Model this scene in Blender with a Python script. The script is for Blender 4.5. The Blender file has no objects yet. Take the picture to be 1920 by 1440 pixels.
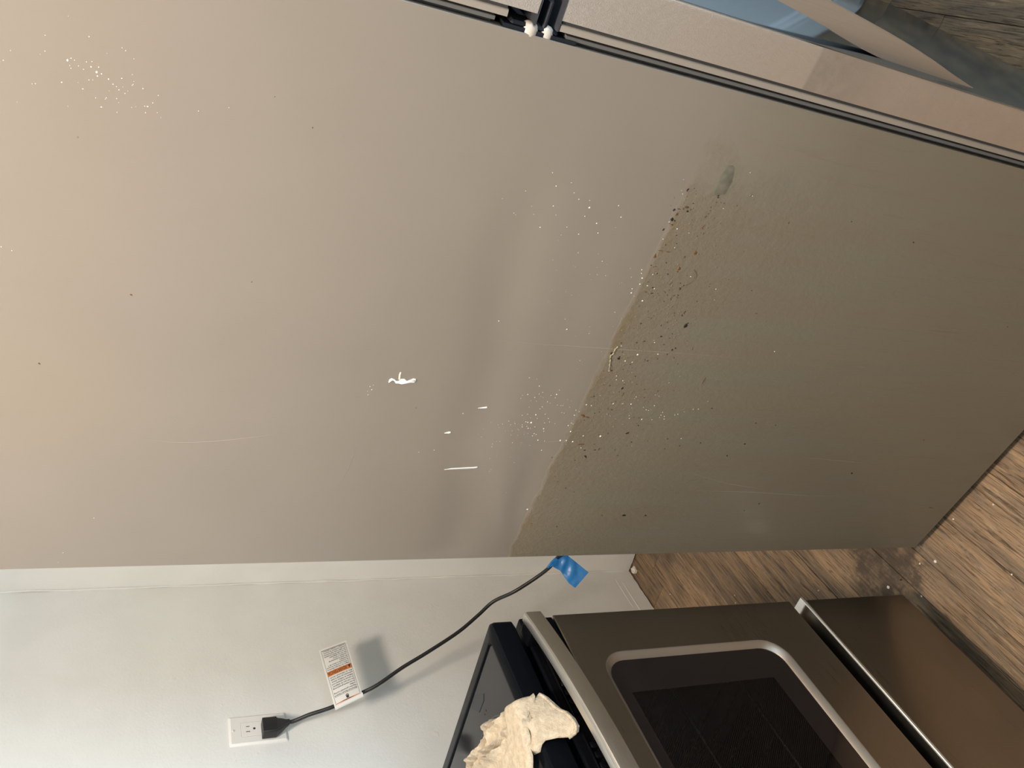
import bpy, bmesh, math, random
from mathutils import Vector, Matrix, noise
from mathutils.geometry import delaunay_2d_cdt

# ------------------------------------------------------------------ scene, camera, light
S = bpy.context.scene
COL = S.collection
S.view_settings.view_transform = 'Standard'
S.view_settings.look = 'None'
S.view_settings.gamma = 1.0
S.view_settings.use_curve_mapping = False
S.view_settings.exposure = 0.0

cam_data = bpy.data.cameras.new('camera')
cam = bpy.data.objects.new('camera', cam_data)
COL.objects.link(cam)
S.camera = cam
# the photographer holds the phone sideways: picture-left is world-up
UPR = Vector((0.48836, -0.870106, 0.066481))       # right of the upright view
DWN = Vector((-0.331103, -0.255244, -0.908417))    # down of the upright view
FWD = Vector((0.807388, 0.421623, -0.412745))      # viewing direction
m = Matrix.Identity(4)
for i in range(3):
    m[i][0], m[i][1], m[i][2] = DWN[i], UPR[i], -FWD[i]
m.translation = Vector((0, 0, 1.3853))
cam.matrix_world = m
cam_data.sensor_width = 36.0
cam_data.lens = 1511.89 / 1920 * 36.0
cam_data.clip_start = 0.01

world = bpy.data.worlds.new('world')
S.world = world
world.use_nodes = True
world.node_tree.nodes['Background'].inputs['Color'].default_value = (0.55, 0.72, 1.0, 1)
world.node_tree.nodes['Background'].inputs['Strength'].default_value = 1.5

def area(name, loc, aim, size, power, color, shape='SQUARE', size_y=None):
    d = bpy.data.lights.new(name, 'AREA')
    d.shape = shape; d.size = size
    if size_y: d.size_y = size_y
    d.energy = power; d.color = color
    o = bpy.data.objects.new(name, d)
    COL.objects.link(o)
    o.location = loc
    o.rotation_euler = (Vector(aim) - Vector(loc)).to_track_quat('-Z', 'Y').to_euler()
    return o
LAMP = (0.13, 0.28)
area('ceiling_lamp_light', (LAMP[0], LAMP[1], 2.335), (LAMP[0], LAMP[1], 0), 0.30, 46, (1.0, 0.83, 0.66), 'DISK')
area('window_daylight', (-0.8, -3.12, 1.15), (-0.8, 0.5, 1.15), 1.9, 140, (0.62, 0.83, 1.0), 'RECTANGLE', 1.6)

# ---- measured data: marks on the refrigerator side, (depth from the back edge, height) in metres ----
WHITE = [[0.6067,1.4548,7,8],[0.6088,1.4526,3,4],[0.6078,1.4503,3,3],[0.603,1.4534,2,3],[0.6011,1.4527,3,3],[0.6041,1.4476,2,3],[0.6022,1.4442,3,3],[0.6084,1.4423,3,3],[0.6095,1.4386,3,3],[0.6053,1.4391,4,5],[0.6063,1.434,3,4],[0.6021,1.4351,7,8],[0.6016,1.4319,4,5],[0.5985,1.427,4,5],[0.5952,1.4238,3,4],[0.5938,1.4213,3,3],[0.5916,1.4195,3,4],[0.5945,1.4169,2,2],[0.5896,1.4152,3,3],[0.592,1.4133,2,2],[0.5842,1.4209,3,3],[0.5954,1.4378,2,3],[0.6278,1.4408,4,4],[0.6219,1.4694,3,3],[0.6101,1.4697,3,3],[0.6053,1.4918,2,3],[0.5837,1.4763,3,3],[0.6069,1.4729,2,2],[0.6248,1.4185,3,3],[0.6233,1.416,3,3],[0.6184,1.4101,2,3],[0.6182,1.4286,2,2],[0.5933,1.3914,3,3],[0.5826,1.3982,2,3],[0.5789,1.3913,2,3],[0.5869,1.361,3,3],[0.5869,1.0147,4,4],[0.5804,1.029,5,5],[0.5932,1.038,4,4],[0.5694,1.0586,4,4],[0.5771,1.0075,4,4],[0.5713,0.9996,5,5],[0.5721,0.9875,4,4],[0.5644,0.9845,9,9],[0.559,1.0239,5,5],[0.5541,0.9856,5,5],[0.5485,0.9691,6,6],[0.5723,0.9531,6,6],[0.5602,0.9447,6,6],[0.5332,1.0291,5,6],[0.5388,1.0004,4,4],[0.533,0.9842,5,5],[0.5379,0.9629,5,5],[0.5288,1.0031,3,3],[0.5498,1.0175,3,3],[0.5439,1.0623,4,4],[0.5574,1.0796,3,3],[0.5544,1.0463,3,3],[0.5461,1.0409,3,3],[0.5422,1.0599,3,3],[0.2748,1.0363,5,7],[0.3261,0.9531,6,6],[0.3119,0.9635,5,6],[0.3079,0.9525,5,6],[0.3166,0.9448,4,5],[0.3148,0.925,7,8],[0.3021,0.9327,5,6],[0.2937,0.9368,4,5],[0.2822,0.9283,4,4],[0.2903,0.9387,4,5],[0.2804,0.9523,4,5],[0.2782,0.959,4,5],[0.2801,0.9407,8,9],[0.2667,0.9423,11,13],[0.2672,0.9474,6,7],[0.2589,0.9522,5,6],[0.2571,0.9432,6,7],[0.2573,0.9212,7,8],[0.2751,0.9214,5,6],[0.2533,0.9194,5,6],[0.2482,0.9313,5,6],[0.2442,0.9323,5,6],[0.2468,0.9281,4,5],[0.2371,0.9219,7,9],[0.2389,0.8901,9,11],[0.2394,0.8816,8,10],[0.2379,0.8716,7,9],[0.2555,0.8817,8,10],[0.2655,0.8891,6,7],[0.2699,0.8864,5,6],[0.2835,0.8877,5,6],[0.2194,0.91,5,7],[0.2132,1.0563,5,6],[0.2092,1.0751,4,5],[0.2976,0.9121,4,4],[0.298,0.9096,4,4],[0.3101,0.9698,3,4],[0.3052,0.9704,3,4],[0.3128,0.932,4,4],[0.3094,0.9247,4,4],[0.3023,0.9481,3,4],[0.3003,0.9282,3,4],[0.2741,0.9365,4,4],[0.2695,0.9175,4,4],[0.2672,0.9237,4,4],[0.26,0.9348,4,5],[0.3081,1.1577,4,5],[0.3106,1.1544,3,4],[0.3037,1.1547,5,6],[0.296,1.1573,4,5],[0.3012,1.1589,3,4],[0.5027,0.8911,6,6],[0.4982,0.8896,5,5],[0.4917,0.8998,4,4],[0.4923,0.8856,8,8],[0.4844,0.8848,7,7],[0.477,0.8918,6,6],[0.4716,0.8903,8,8],[0.4632,0.8712,9,9],[0.4837,0.8745,7,6],[0.4988,0.8746,5,5],[0.4918,0.7823,6,6],[0.4073,0.827,6,6],[0.5023,0.9059,3,3],[0.4811,0.8637,7,7],[0.5032,0.8247,6,6],[0.5013,0.8715,3,3],[0.5582,0.8722,7,6],[0.5358,0.8638,6,5],[0.5436,0.8833,5,5],[0.5558,0.8554,5,4],[0.598,0.886,4,4],[0.6013,0.8893,4,3],[0.5645,0.886,5,5],[0.6111,0.8004,5,4],[0.6355,0.8186,5,4],[0.5908,0.8283,5,4],[0.6134,0.8929,3,3],[0.4073,0.8266,6,6],[0.3868,0.8416,11,12],[0.3905,0.8137,7,7],[0.3757,0.8542,7,8],[0.3748,0.8437,6,6],[0.3457,0.8533,6,6],[0.345,0.8435,6,6],[0.3516,0.8559,5,6],[0.3081,0.8142,8,9],[0.3207,0.8122,5,6],[0.3161,0.8077,4,5],[0.3022,0.8779,7,8],[0.3014,0.8703,6,7],[0.2921,0.8887,5,5],[0.29,0.8833,4,5],[0.2833,0.8872,5,5],[0.2698,0.8864,4,5],[0.2686,0.8834,4,5],[0.2557,0.8819,7,9],[0.2653,0.889,4,5],[0.249,0.8602,7,9],[0.2498,0.8346,12,15],[0.2393,0.8814,6,7],[0.2272,0.8546,6,7],[0.2378,0.8713,9,11],[0.3071,0.8404,7,7],[0.3042,0.7931,4,5],[0.3002,0.7872,6,6],[0.2993,0.783,5,5],[0.3082,0.7781,6,6],[0.2977,0.7597,6,6],[0.2926,0.76,6,7],[0.2909,0.7537,6,7],[0.286,0.7516,6,7],[0.2962,0.7346,6,6],[0.2944,0.7385,6,6],[0.2884,0.7603,4,5],[0.3008,0.7268,4,5],[0.3063,0.715,5,6],[0.3072,0.7068,6,6],[0.2833,0.7859,8,10],[0.2838,0.7701,5,6],[0.2837,0.8055,5,6],[0.2885,0.8078,4,5],[0.2527,0.7064,6,7],[0.3219,0.6993,4,5],[0.3973,0.8698,5,6],[0.0886,1.4284,3,6],[0.0116,1.4642,5,8],[0.0284,1.4593,3,6],[0.0009,1.4115,4,7],[0.1046,0.8892,9,12],[0.4126,1.0349,6,6],[0.4123,0.9498,7,7],[0.4129,0.6423,7,7],[0.4322,1.4968,3,4],[0.4347,1.5045,3,4],[0.583,1.4786,2,3],[0.6394,1.4545,2,2]]
GRIME = [[0.6038,0.8824,9,-6,-4,-6,0],[0.6022,0.8824,1,-4,-7,-4,0],[0.6066,0.8754,1,-4,-4,-2,0],[0.6039,0.8715,0,-3,-3,-2,0],[0.601,0.8705,1,-3,-3,-2,0],[0.5847,0.8736,0,-21,-10,-3,1],[0.5821,0.8766,1,-5,-9,-5,1],[0.5829,0.8677,1,-8,-7,-4,1],[0.5801,0.8701,2,-10,-9,-5,0],[0.5788,0.887,-3,-10,-11,1,0],[0.5809,0.8817,0,-15,-5,-2,1],[0.5746,0.8815,11,-5,-5,-10,1],[0.5679,0.8839,0,-13,-16,-5,0],[0.567,0.88,1,-8,-6,-3,0],[0.562,0.8807,-3,-13,-5,0,2],[0.5629,0.8844,1,-5,-3,-2,2],[0.5546,0.8883,10,-4,-3,-6,0],[0.5505,0.8689,1,-6,-5,-2,0],[0.5538,0.8428,1,-6,-5,-3,1],[0.5581,0.837,0,-5,-11,-3,1],[0.5662,0.842,21,-12,-3,-5,2],[0.5642,0.8415,0,-5,-11,-4,2],[0.5782,0.8447,11,-6,-3,-5,1],[0.582,0.8435,4,-7,-3,-3,1],[0.5857,0.8428,1,-6,-5,-3,1],[0.5895,0.8444,1,-7,-6,-3,1],[0.6039,0.8425,5,-8,-4,-5,0],[0.6018,0.8415,0,-9,-4,-1,0],[0.5962,0.8409,1,-6,-5,-3,1],[0.5969,0.8352,1,-6,-4,-3,1],[0.597,0.8309,1,-7,-4,-3,1],[0.5971,0.813,1,-5,-5,-3,1],[0.5901,0.8678,1,-7,-4,-2,0],[0.5887,0.879,0,-3,-3,-2,0],[0.5831,0.8932,1,-3,-3,-1,0],[0.5373,0.8765,1,-5,-6,-3,0],[0.5412,0.8642,1,-5,-4,-2,0],[0.5335,0.8787,0,-3,-3,-2,0],[0.5294,0.8689,2,-22,-4,-2,2],[0.5293,0.8799,0,-30,-3,-1,2],[0.5228,0.8838,-1,-9,-18,-2,2],[0.5336,0.8349,-2,-16,-17,-2,2],[0.5265,0.8454,0,-8,-9,-3,2],[0.5973,0.8597,-1,-8,-15,-2,3],[0.5979,0.8568,0,-7,-12,-4,3],[0.5922,0.8936,-1,-5,-10,-1,3],[0.6008,0.7629,0,-4,-9,-2,3],[0.5887,0.7348,1,-9,-7,-5,3],[0.5451,0.7726,1,-4,-5,-3,1],[0.5754,0.8279,5,-3,-3,-5,3],[0.5657,0.856,1,-4,-4,-2,1],[0.5337,0.8554,0,-4,-3,-2,1],[0.572,0.8718,2,-2,-6,-7,3],[0.5207,0.8829,8,-8,-7,-8,2],[0.526,0.8457,-1,-7,-13,-2,2],[0.5236,0.8531,0,-3,-10,-3,3],[0.5158,0.8649,1,-6,-5,-3,0],[0.5098,0.8821,1,-6,-5,-2,0],[0.5093,0.8757,1,-5,-4,-2,0],[0.5084,0.8779,1,-6,-3,-1,0],[0.511,0.8451,-5,-15,-18,1,2],[0.507,0.8453,1,-8,-6,-3,2],[0.5072,0.8628,1,-4,-3,-1,0],[0.5021,0.8558,1,-7,-6,-3,0],[0.5039,0.8299,1,-5,-4,-2,1],[0.5009,0.87,1,-6,-5,-3,0],[0.499,0.8658,1,-6,-3,-1,1],[0.4885,0.876,5,-5,-3,-4,1],[0.4904,0.8464,11,-9,-4,-6,1],[0.4922,0.845,1,-7,-4,-2,1],[0.4821,0.8665,1,-7,-6,-3,0],[0.4929,0.8336,4,-3,-4,-5,0],[0.4908,0.8277,1,-5,-7,-3,0],[0.4859,0.8308,1,-11,-12,-6,1],[0.482,0.8439,5,-5,-4,-4,1],[0.4794,0.8491,1,-6,-5,-2,1],[0.478,0.8472,1,-6,-5,-2,0],[0.4749,0.8426,0,-4,-8,-4,0],[0.4746,0.8637,6,-13,-4,-3,0],[0.4733,0.8681,1,-7,-3,-1,1],[0.4754,0.8559,1,-6,-3,-1,0],[0.4753,0.8723,-3,-16,-6,-1,2],[0.4792,0.8706,1,-6,-19,-9,3],[0.4754,0.834,5,-9,-5,-5,1],[0.4709,0.8355,-1,-5,-11,-2,1],[0.4738,0.828,-5,-13,-4,0,2],[0.4765,0.8282,4,-4,-4,-5,0],[0.4696,0.835,1,-5,-4,-2,0],[0.466,0.8428,4,-7,-4,-3,0],[0.4709,0.8601,1,-6,-3,-1,1],[0.472,0.799,3,-5,-4,-4,0],[0.4558,0.8075,9,-3,-2,-5,0],[0.4534,0.8077,-1,-5,-6,0,0],[0.45,0.8085,-1,-6,-11,-2,0],[0.4369,0.7962,22,-3,-7,-16,0],[0.4403,0.795,1,-9,-7,-4,0],[0.4406,0.7906,0,-3,-3,-2,0],[0.4966,0.7314,4,-4,-4,-5,0],[0.4972,0.7937,1,-5,-3,-2,0],[0.4938,0.7929,1,-5,-4,-3,0],[0.4502,0.857,0,-4,-4,-2,0],[0.4532,0.8471,1,-6,-3,-1,1],[0.4451,0.8464,3,-5,-3,-3,0],[0.4419,0.8528,1,-8,-3,-1,1],[0.4413,0.8482,0,-4,-5,-2,0],[0.438,0.824,5,-3,-3,-5,0],[0.4293,0.8179,1,-5,-4,-2,0],[0.4321,0.8586,5,-8,-4,-4,0],[0.4172,0.8224,5,-9,-8,-7,0],[0.4145,0.8256,3,-5,-4,-3,1],[0.4159,0.8093,4,-6,-5,-4,1],[0.4193,0.8406,1,-5,-3,-1,1],[0.4077,0.8418,1,-11,-4,-2,0],[0.4042,0.8517,6,-5,-4,-4,0],[0.406,0.8124,1,-8,-5,-2,0],[0.4021,0.7935,7,-3,-4,-7,0],[0.399,0.7969,8,-3,-6,-9,0],[0.4522,0.821,-1,-7,-8,-1,1],[0.4328,0.8303,0,-8,-9,-3,1],[0.424,0.8647,1,-9,-3,-1,1],[0.4335,0.7029,-2,-6,-21,2,3],[0.4663,0.7056,2,-13,-4,-3,1],[0.4556,0.7503,0,-4,-3,-2,3],[0.4821,0.7415,1,-5,-3,-2,3],[0.463,0.8525,1,-4,-3,-1,3],[0.4662,0.8494,-1,-6,-8,-1,3],[0.4044,0.7691,-1,-5,-18,-3,3],[0.4041,0.8514,4,-7,-5,-4,0],[0.4017,0.8719,1,-6,-6,-3,0],[0.4062,0.8432,1,-12,-3,-2,1],[0.4061,0.8125,1,-8,-4,-2,1],[0.4023,0.7934,4,-4,-7,-8,0],[0.3994,0.7968,4,-6,-9,-8,0],[0.3917,0.8004,1,-5,-6,-3,0],[0.4037,0.7683,0,-4,-17,-6,1],[0.3782,0.8647,10,-10,-10,-10,0],[0.3811,0.8648,5,-5,-4,-5,0],[0.3886,0.8641,0,-5,-5,-2,0],[0.3804,0.8531,1,-5,-5,-2,1],[0.3855,0.8782,1,-11,-11,-5,0],[0.3711,0.8448,1,-6,-5,-2,0],[0.3801,0.8276,1,-6,-5,-2,0],[0.3791,0.8233,5,-7,-5,-4,0],[0.3834,0.8107,1,-6,-7,-3,1],[0.3877,0.7883,-2,-7,-10,-2,1],[0.3593,0.8663,6,-10,-6,-5,0],[0.3577,0.8766,0,-5,-6,-3,1],[0.3627,0.8516,1,-7,-6,-3,1],[0.3608,0.8439,0,-4,-4,-2,1],[0.3536,0.8295,1,-7,-6,-3,0],[0.3787,0.7778,-1,-5,-10,-2,1],[0.3358,0.8582,1,-7,-5,-2,0],[0.3363,0.8675,0,-6,-7,-3,1],[0.3402,0.8394,5,-8,-5,-4,1],[0.3332,0.8393,10,-10,-8,-8,0],[0.3412,0.821,4,-6,-6,-5,1],[0.3269,0.8407,0,-5,-6,-3,0],[0.3233,0.8335,-3,-7,-26,2,1],[0.3336,0.8057,1,-12,-5,-2,1],[0.3329,0.7855,-2,-9,-12,-2,1],[0.3356,0.7613,0,-5,-5,-3,0],[0.3169,0.8732,1,-8,-6,-2,0],[0.3152,0.8764,1,-8,-5,-2,1],[0.3207,0.8001,1,-8,-6,-3,1],[0.3111,0.8387,0,-6,-5,-2,0],[0.3084,0.8435,1,-8,-5,-2,1],[0.2985,0.8449,0,-7,-8,-3,1],[0.2966,0.8382,1,-8,-12,-6,1],[0.2914,0.8542,1,-7,-5,-2,0],[0.2891,0.8603,1,-8,-6,-3,0],[0.2839,0.8747,-14,-29,-12,1,2],[0.2815,0.8676,-3,-21,-9,-2,2],[0.2762,0.8703,1,-9,-6,-3,1],[0.2861,0.7996,5,-8,-4,-3,1],[0.2858,0.7917,0,-6,-10,-5,1],[0.2755,0.79,0,-5,-6,-3,0],[0.2724,0.7862,0,-8,-7,-3,0],[0.2576,0.7967,5,-16,-9,-5,0],[0.2589,0.7947,0,-7,-7,-3,0],[0.2551,0.825,0,-7,-6,-3,0],[0.2525,0.8381,0,-6,-5,-2,0],[0.2416,0.7823,0,-7,-7,-3,0],[0.266,0.776,4,-6,-6,-5,1],[0.2508,0.7281,5,-8,-9,-8,1],[0.2319,0.7234,0,-8,-8,-4,1],[0.2389,0.7017,4,-7,-6,-6,0],[0.2459,0.6694,0,-9,-8,-4,0],[0.3101,0.6857,1,-10,-6,-3,0],[0.2452,0.7582,0,-9,-5,-2,1],[0.2344,0.7859,0,-5,-6,-3,1],[0.2233,0.8473,4,-10,-6,-4,0],[0.2245,0.8322,3,-11,-7,-4,0],[0.2266,0.8271,-7,-11,-13,3,1],[0.2346,0.8376,0,-8,-6,-3,1],[0.2336,0.8575,5,-32,-8,-4,2],[0.2108,0.8402,0,-8,-15,-6,0],[0.2158,0.7927,1,-12,-6,-3,1],[0.2042,0.8547,0,-8,-8,-3,1],[0.2262,0.8021,-1,-6,-13,-3,1],[0.3559,0.7247,-3,-7,-53,2,1],[0.2931,0.706,2,-37,-5,-3,3],[0.2759,0.7711,4,-71,-4,-2,3],[0.322,0.8489,-1,-54,-4,-1,3],[0.3952,0.8476,0,-3,-3,-1,0],[0.3093,1.4787,-6,-7,-6,2,1],[0.5462,1.4477,1,-5,-6,0,3],[0.399,1.4029,-5,-9,-5,2,1],[0.5917,1.2697,1,-4,-6,-1,1],[0.6116,1.3041,1,-3,-3,0,1],[0.428,1.2994,1,-4,-5,-1,1],[0.2806,1.097,7,-7,-6,-4,3],[0.0933,0.7256,0,-26,-14,-7,0],[0.0932,0.6878,0,-12,-12,-6,0],[0.069,0.8291,0,-7,-10,-4,0],[0.0933,0.7643,0,-10,-9,-4,1],[0.605,0.6495,1,-6,-5,-4,0],[0.5948,0.5381,1,-8,-7,-6,0],[0.5891,0.7347,-1,-7,-10,-2,1],[0.1946,0.3405,10,-9,-9,-12,0],[0.1127,0.0852,-5,-57,-8,-6,1],[0.1209,0.4861,0,-9,-10,-6,0],[0.1045,0.5062,0,-9,-10,-6,1],[0.2479,0.5919,6,-9,-8,-8,0],[0.2232,0.6095,0,-8,-12,-7,0],[0.2868,0.5592,1,-10,-7,-4,0],[0.2886,0.5965,5,-9,-6,-6,0],[0.2737,0.2424,0,-8,-8,-6,0],[0.5241,0.5144,23,-16,-4,-7,3],[0.4199,0.1709,10,-8,-5,-10,3],[0.4981,0.2638,1,-9,-7,-7,1],[0.2124,0.8421,0,-11,-12,-5,0],[0.0752,0.8719,0,-7,-9,-3,1],[0.4531,0.4316,3,-78,-6,-4,3],[0.4762,0.377,6,-234,-7,-5,3],[0.1622,0.8646,6,-10,-5,-4,2],[0.1498,0.8472,0,-6,-7,-3,0],[0.1425,0.8308,0,-7,-6,-2,0],[0.1724,0.8727,0,-9,-6,-2,2],[0.2074,0.8902,0,-9,-6,-2,2]]
SMEAR = [[0.316,1.1383],[0.3201,1.1383],[0.3224,1.136],[0.3214,1.1328],[0.3192,1.1304],[0.319,1.1271],[0.3221,1.1253],[0.3228,1.1215],[0.3199,1.1176],[0.3223,1.1136],[0.3242,1.1115],[0.324,1.1084],[0.3217,1.1073],[0.319,1.1088],[0.3186,1.1133],[0.3171,1.1169],[0.3148,1.1228],[0.3157,1.1269],[0.3155,1.1301],[0.3195,1.133],[0.3199,1.1354],[0.3178,1.1367]]
SMEAR_TAIL = [[0.3211,1.128],[0.3282,1.1292],[0.3322,1.1286],[0.3316,1.1273],[0.3276,1.1273],[0.3212,1.1262]]
STREAKS = [[[0.2842,1.0198],[0.2869,1.0105],[0.2874,1.0089],[0.2856,1.0083],[0.2846,1.0126]],[[0.2423,1.0512],[0.2447,1.0461],[0.2448,1.0437],[0.243,1.0432],[0.2419,1.0453]],[[0.179,1.0338],[0.1813,1.0242],[0.1825,1.0064],[0.1839,0.9945],[0.1851,0.9893],[0.1825,0.9885],[0.1815,0.9938],[0.1798,1.0032],[0.1792,1.016]]]
SCRATCHES = [[[0.2146,1.384],[0.2115,1.3511],[0.2151,1.3133],[0.2206,1.2859],[0.2293,1.2486]],[[0.129,1.1813],[0.1579,1.1606],[0.1949,1.155],[0.2215,1.1553]],[[0.3864,1.0432],[0.3876,0.9838],[0.3897,0.9287],[0.3927,0.8561],[0.3958,0.7629],[0.3975,0.6789]],[[0.3935,0.8791],[0.3704,0.88],[0.3407,0.88],[0.3232,0.8801]],[[0.2337,0.9136],[0.2392,0.8813]],[[0.2267,0.472],[0.2225,0.4035],[0.2181,0.3315]],[[0.1482,0.6288],[0.1475,0.527],[0.1418,0.4144],[0.1406,0.3204]],[[0.1921,0.6809],[0.1666,0.5795],[0.1562,0.5113]]]
STRAND = [[0.3962,0.874],[0.3915,0.876],[0.3851,0.8758],[0.3811,0.8778],[0.3743,0.875],[0.3666,0.8725],[0.3583,0.8698]]
HAIR = [[0.5127,0.8252],[0.5085,0.8196],[0.5033,0.8173],[0.4986,0.8185],[0.4944,0.8219],[0.4911,0.8253]]
PATCH = [[0.6376,0.8499],[0.6392,0.8438],[0.6371,0.8398],[0.6291,0.8367],[0.6217,0.8345],[0.6138,0.8349],[0.6068,0.8353],[0.6042,0.8438],[0.6022,0.8493],[0.609,0.8498],[0.6195,0.8514],[0.6253,0.8515]]
DENT = [[0.5838,1.07],[0.5242,1.0727],[0.4407,1.0606],[0.3538,1.0459],[0.2545,1.0361],[0.0563,1.0011]]
DENT_LOW = [[0.2044,0.9166],[0.1327,0.9107],[0.0066,0.8792]]
TOWEL_A = [[0.6381,0.8196],[0.6429,0.8239],[0.6499,0.8271],[0.6564,0.831],[0.6599,0.8427],[0.6634,0.8545],[0.6736,0.8673],[0.682,0.8793],[0.6867,0.8888],[0.6874,0.8936],[0.6796,0.8976],[0.6729,0.9042],[0.6725,0.9104],[0.6796,0.9287],[0.6879,0.9503],[0.6931,0.9724],[0.6889,0.9797],[0.679,0.9939],[0.5821,0.8652],[0.6074,0.8323]]
TOWEL_B = [[0.6488,0.8128],[0.6404,0.7963],[0.6357,0.7878],[0.6344,0.7831],[0.6313,0.7777],[0.6328,0.7751],[0.6282,0.7748],[0.623,0.7759],[0.6166,0.7797],[0.6073,0.7846],[0.5981,0.7874],[0.5837,0.7908],[0.5737,0.8024],[0.5648,0.8032],[0.5556,0.8154],[0.5501,0.8227],[0.6028,0.8928],[0.6107,0.881],[0.6158,0.8657],[0.6144,0.8435],[0.6281,0.8326],[0.6423,0.8246]]
TOWEL_C = [[0.6328,0.7751],[0.6278,0.7729],[0.6208,0.7709],[0.6118,0.7693],[0.5983,0.7663],[0.5869,0.7617],[0.5741,0.7559],[0.5623,0.7548],[0.5593,0.7617],[0.5572,0.7678],[0.5648,0.7761],[0.5693,0.7842],[0.567,0.7876],[0.5649,0.7985],[0.5726,0.8132],[0.593,0.8022],[0.6111,0.7882],[0.6252,0.7819]]
TOWEL_FOLDS = [[[0.6835,0.885],[0.6689,0.8807],[0.6593,0.8561],[0.6557,0.8391]],[[0.6781,0.9504],[0.6723,0.9183],[0.654,0.8848]],[[0.6377,0.8908],[0.6293,0.8659],[0.6241,0.8378]],[[0.6751,0.9661],[0.6701,0.9485],[0.6601,0.926],[0.6377,0.8908]]]
CORD = [[1.1427,1.4122,1.0954],[1.1431,1.4122,1.088],[1.1469,1.4102,1.0698],[1.1439,1.3962,1.0345],[1.1429,1.3862,1.0089],[1.1441,1.3782,0.9859],[1.1535,1.3742,0.956],[1.1629,1.3682,0.9259],[1.1656,1.3512,0.8951],[1.1838,1.3262,0.842],[1.1972,1.3012,0.7885],[1.2164,1.2662,0.7191],[1.2344,1.2362,0.6724],[1.2443,1.2062,0.6392],[1.2298,1.1662,0.6054],[1.2282,1.1262,0.5633],[1.217,1.0862,0.5454],[1.2037,1.0462,0.5423],[1.1677,0.9862,0.5639]]
TAPE_U = [[1.1972,1.067,0.5661],[1.2023,1.0576,0.5571],[1.2067,1.0468,0.5455],[1.2071,1.0427,0.5367],[1.203,1.0396,0.5229],[1.1969,1.0431,0.5145],[1.1883,1.0473,0.5037],[1.1776,1.0527,0.4917],[1.1659,1.058,0.4787]]
TAPE_L = [[1.194,1.0681,0.563],[1.195,1.0636,0.5542],[1.1936,1.0654,0.5501],[1.1912,1.0672,0.5448],[1.1868,1.0693,0.537],[1.1813,1.0742,0.5312],[1.1725,1.0818,0.5244],[1.164,1.0878,0.5162],[1.1557,1.0913,0.5055]]
TAG = [[1.2781,1.3612,1.0019],[1.3022,1.3612,0.938],[1.1459,1.3532,0.9306],[1.1275,1.3632,0.9897]]
CRUMBS = [[1.576,1.428,0.0],[0.859,0.846,0.0],[0.805,0.733,0.0],[0.829,0.759,0.0],[0.845,0.814,0.0],[1.195,1.177,0.0],[0.994,0.978,0.0],[0.68,0.655,0.0],[0.77,0.573,0.0],[0.818,0.643,0.0],[0.793,0.809,0.0],[1.4,1.362,0.0],[1.182,1.19,-0.0]]

# ------------------------------------------------------------------ helpers
R = random.Random(7)
def link(name, me, mat=None, parent=None):
    o = bpy.data.objects.new(name, me)
    COL.objects.link(o)
    if mat and me is not None and len(me.materials) == 0: me.materials.append(mat)
    if parent: o.parent = parent
    return o
def obj(name, bm, mat, parent=None, smooth=None):
    bmesh.ops.recalc_face_normals(bm, faces=bm.faces)
    me = bpy.data.meshes.new(name)
    bm.to_mesh(me); bm.free()
    if smooth is not None:
        for p in me.polygons: p.use_smooth = True
        try: me.set_sharp_from_angle(angle=math.radians(smooth))
        except Exception: pass
    return link(name, me, mat, parent)
def empty(name, loc, rz=0):
    o = bpy.data.objects.new(name, None); COL.objects.link(o)
    o.location = loc; o.rotation_euler = (0, 0, rz); o.empty_display_size = 0.1
    return o
def tag(o, label=None, cat=None, group=None, kind=None):
    if label: o['label'] = label
    if cat: o['category'] = cat
    if group: o['group'] = group
    if kind: o['kind'] = kind
    return o
def box(bm, a, b, bev=0.0, seg=2):
    x0, y0, z0 = a; x1, y1, z1 = b
    vs = [bm.verts.new(p) for p in ((x0,y0,z0),(x1,y0,z0),(x1,y1,z0),(x0,y1,z0),(x0,y0,z1),(x1,y0,z1),(x1,y1,z1),(x0,y1,z1))]
    fs = [bm.faces.new([vs[i] for i in q]) for q in ((0,3,2,1),(4,5,6,7),(0,1,5,4),(1,2,6,5),(2,3,7,6),(3,0,4,7))]
    if bev:
        es = set(e for f in fs for e in f.edges)
        bmesh.ops.bevel(bm, geom=list(es), offset=bev, segments=seg, affect='EDGES', profile=0.5)
    return bm
def boxo(name, a, b, mat, parent=None, bev=0.0, seg=2):
    return obj(name, box(bmesh.new(), a, b, bev, seg), mat, parent, 35 if bev else None)
def rrect(x0, y0, x1, y1, r, n=6):
    """rounded rectangle outline, counter-clockwise"""
    pts = []
    for cx, cy, a in ((x1-r, y0+r, -90), (x1-r, y1-r, 0), (x0+r, y1-r, 90), (x0+r, y0+r, 180)):
        for i in range(n+1):
            t = math.radians(a + 90*i/n); pts.append((cx + r*math.cos(t), cy + r*math.sin(t)))
    return pts
def bridge(bm, loops, close_first=False, close_last=False):
    vl = [[bm.verts.new(p) for p in L] for L in loops]
    for A, B in zip(vl, vl[1:]):
        n = len(A)
        for i in range(n): bm.faces.new((A[i], A[(i+1) % n], B[(i+1) % n], B[i]))
    if close_first: bm.faces.new(list(reversed(vl[0])))
    if close_last: bm.faces.new(vl[-1])
    return bm
def prism(bm, pts, z0, z1, f):
    """closed outline pts extruded between z0 and z1, mapped by f(x, y, z)"""
    return bridge(bm, [[f(x, y, z0) for x, y in pts], [f(x, y, z1) for x, y in pts]], True, True)
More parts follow.
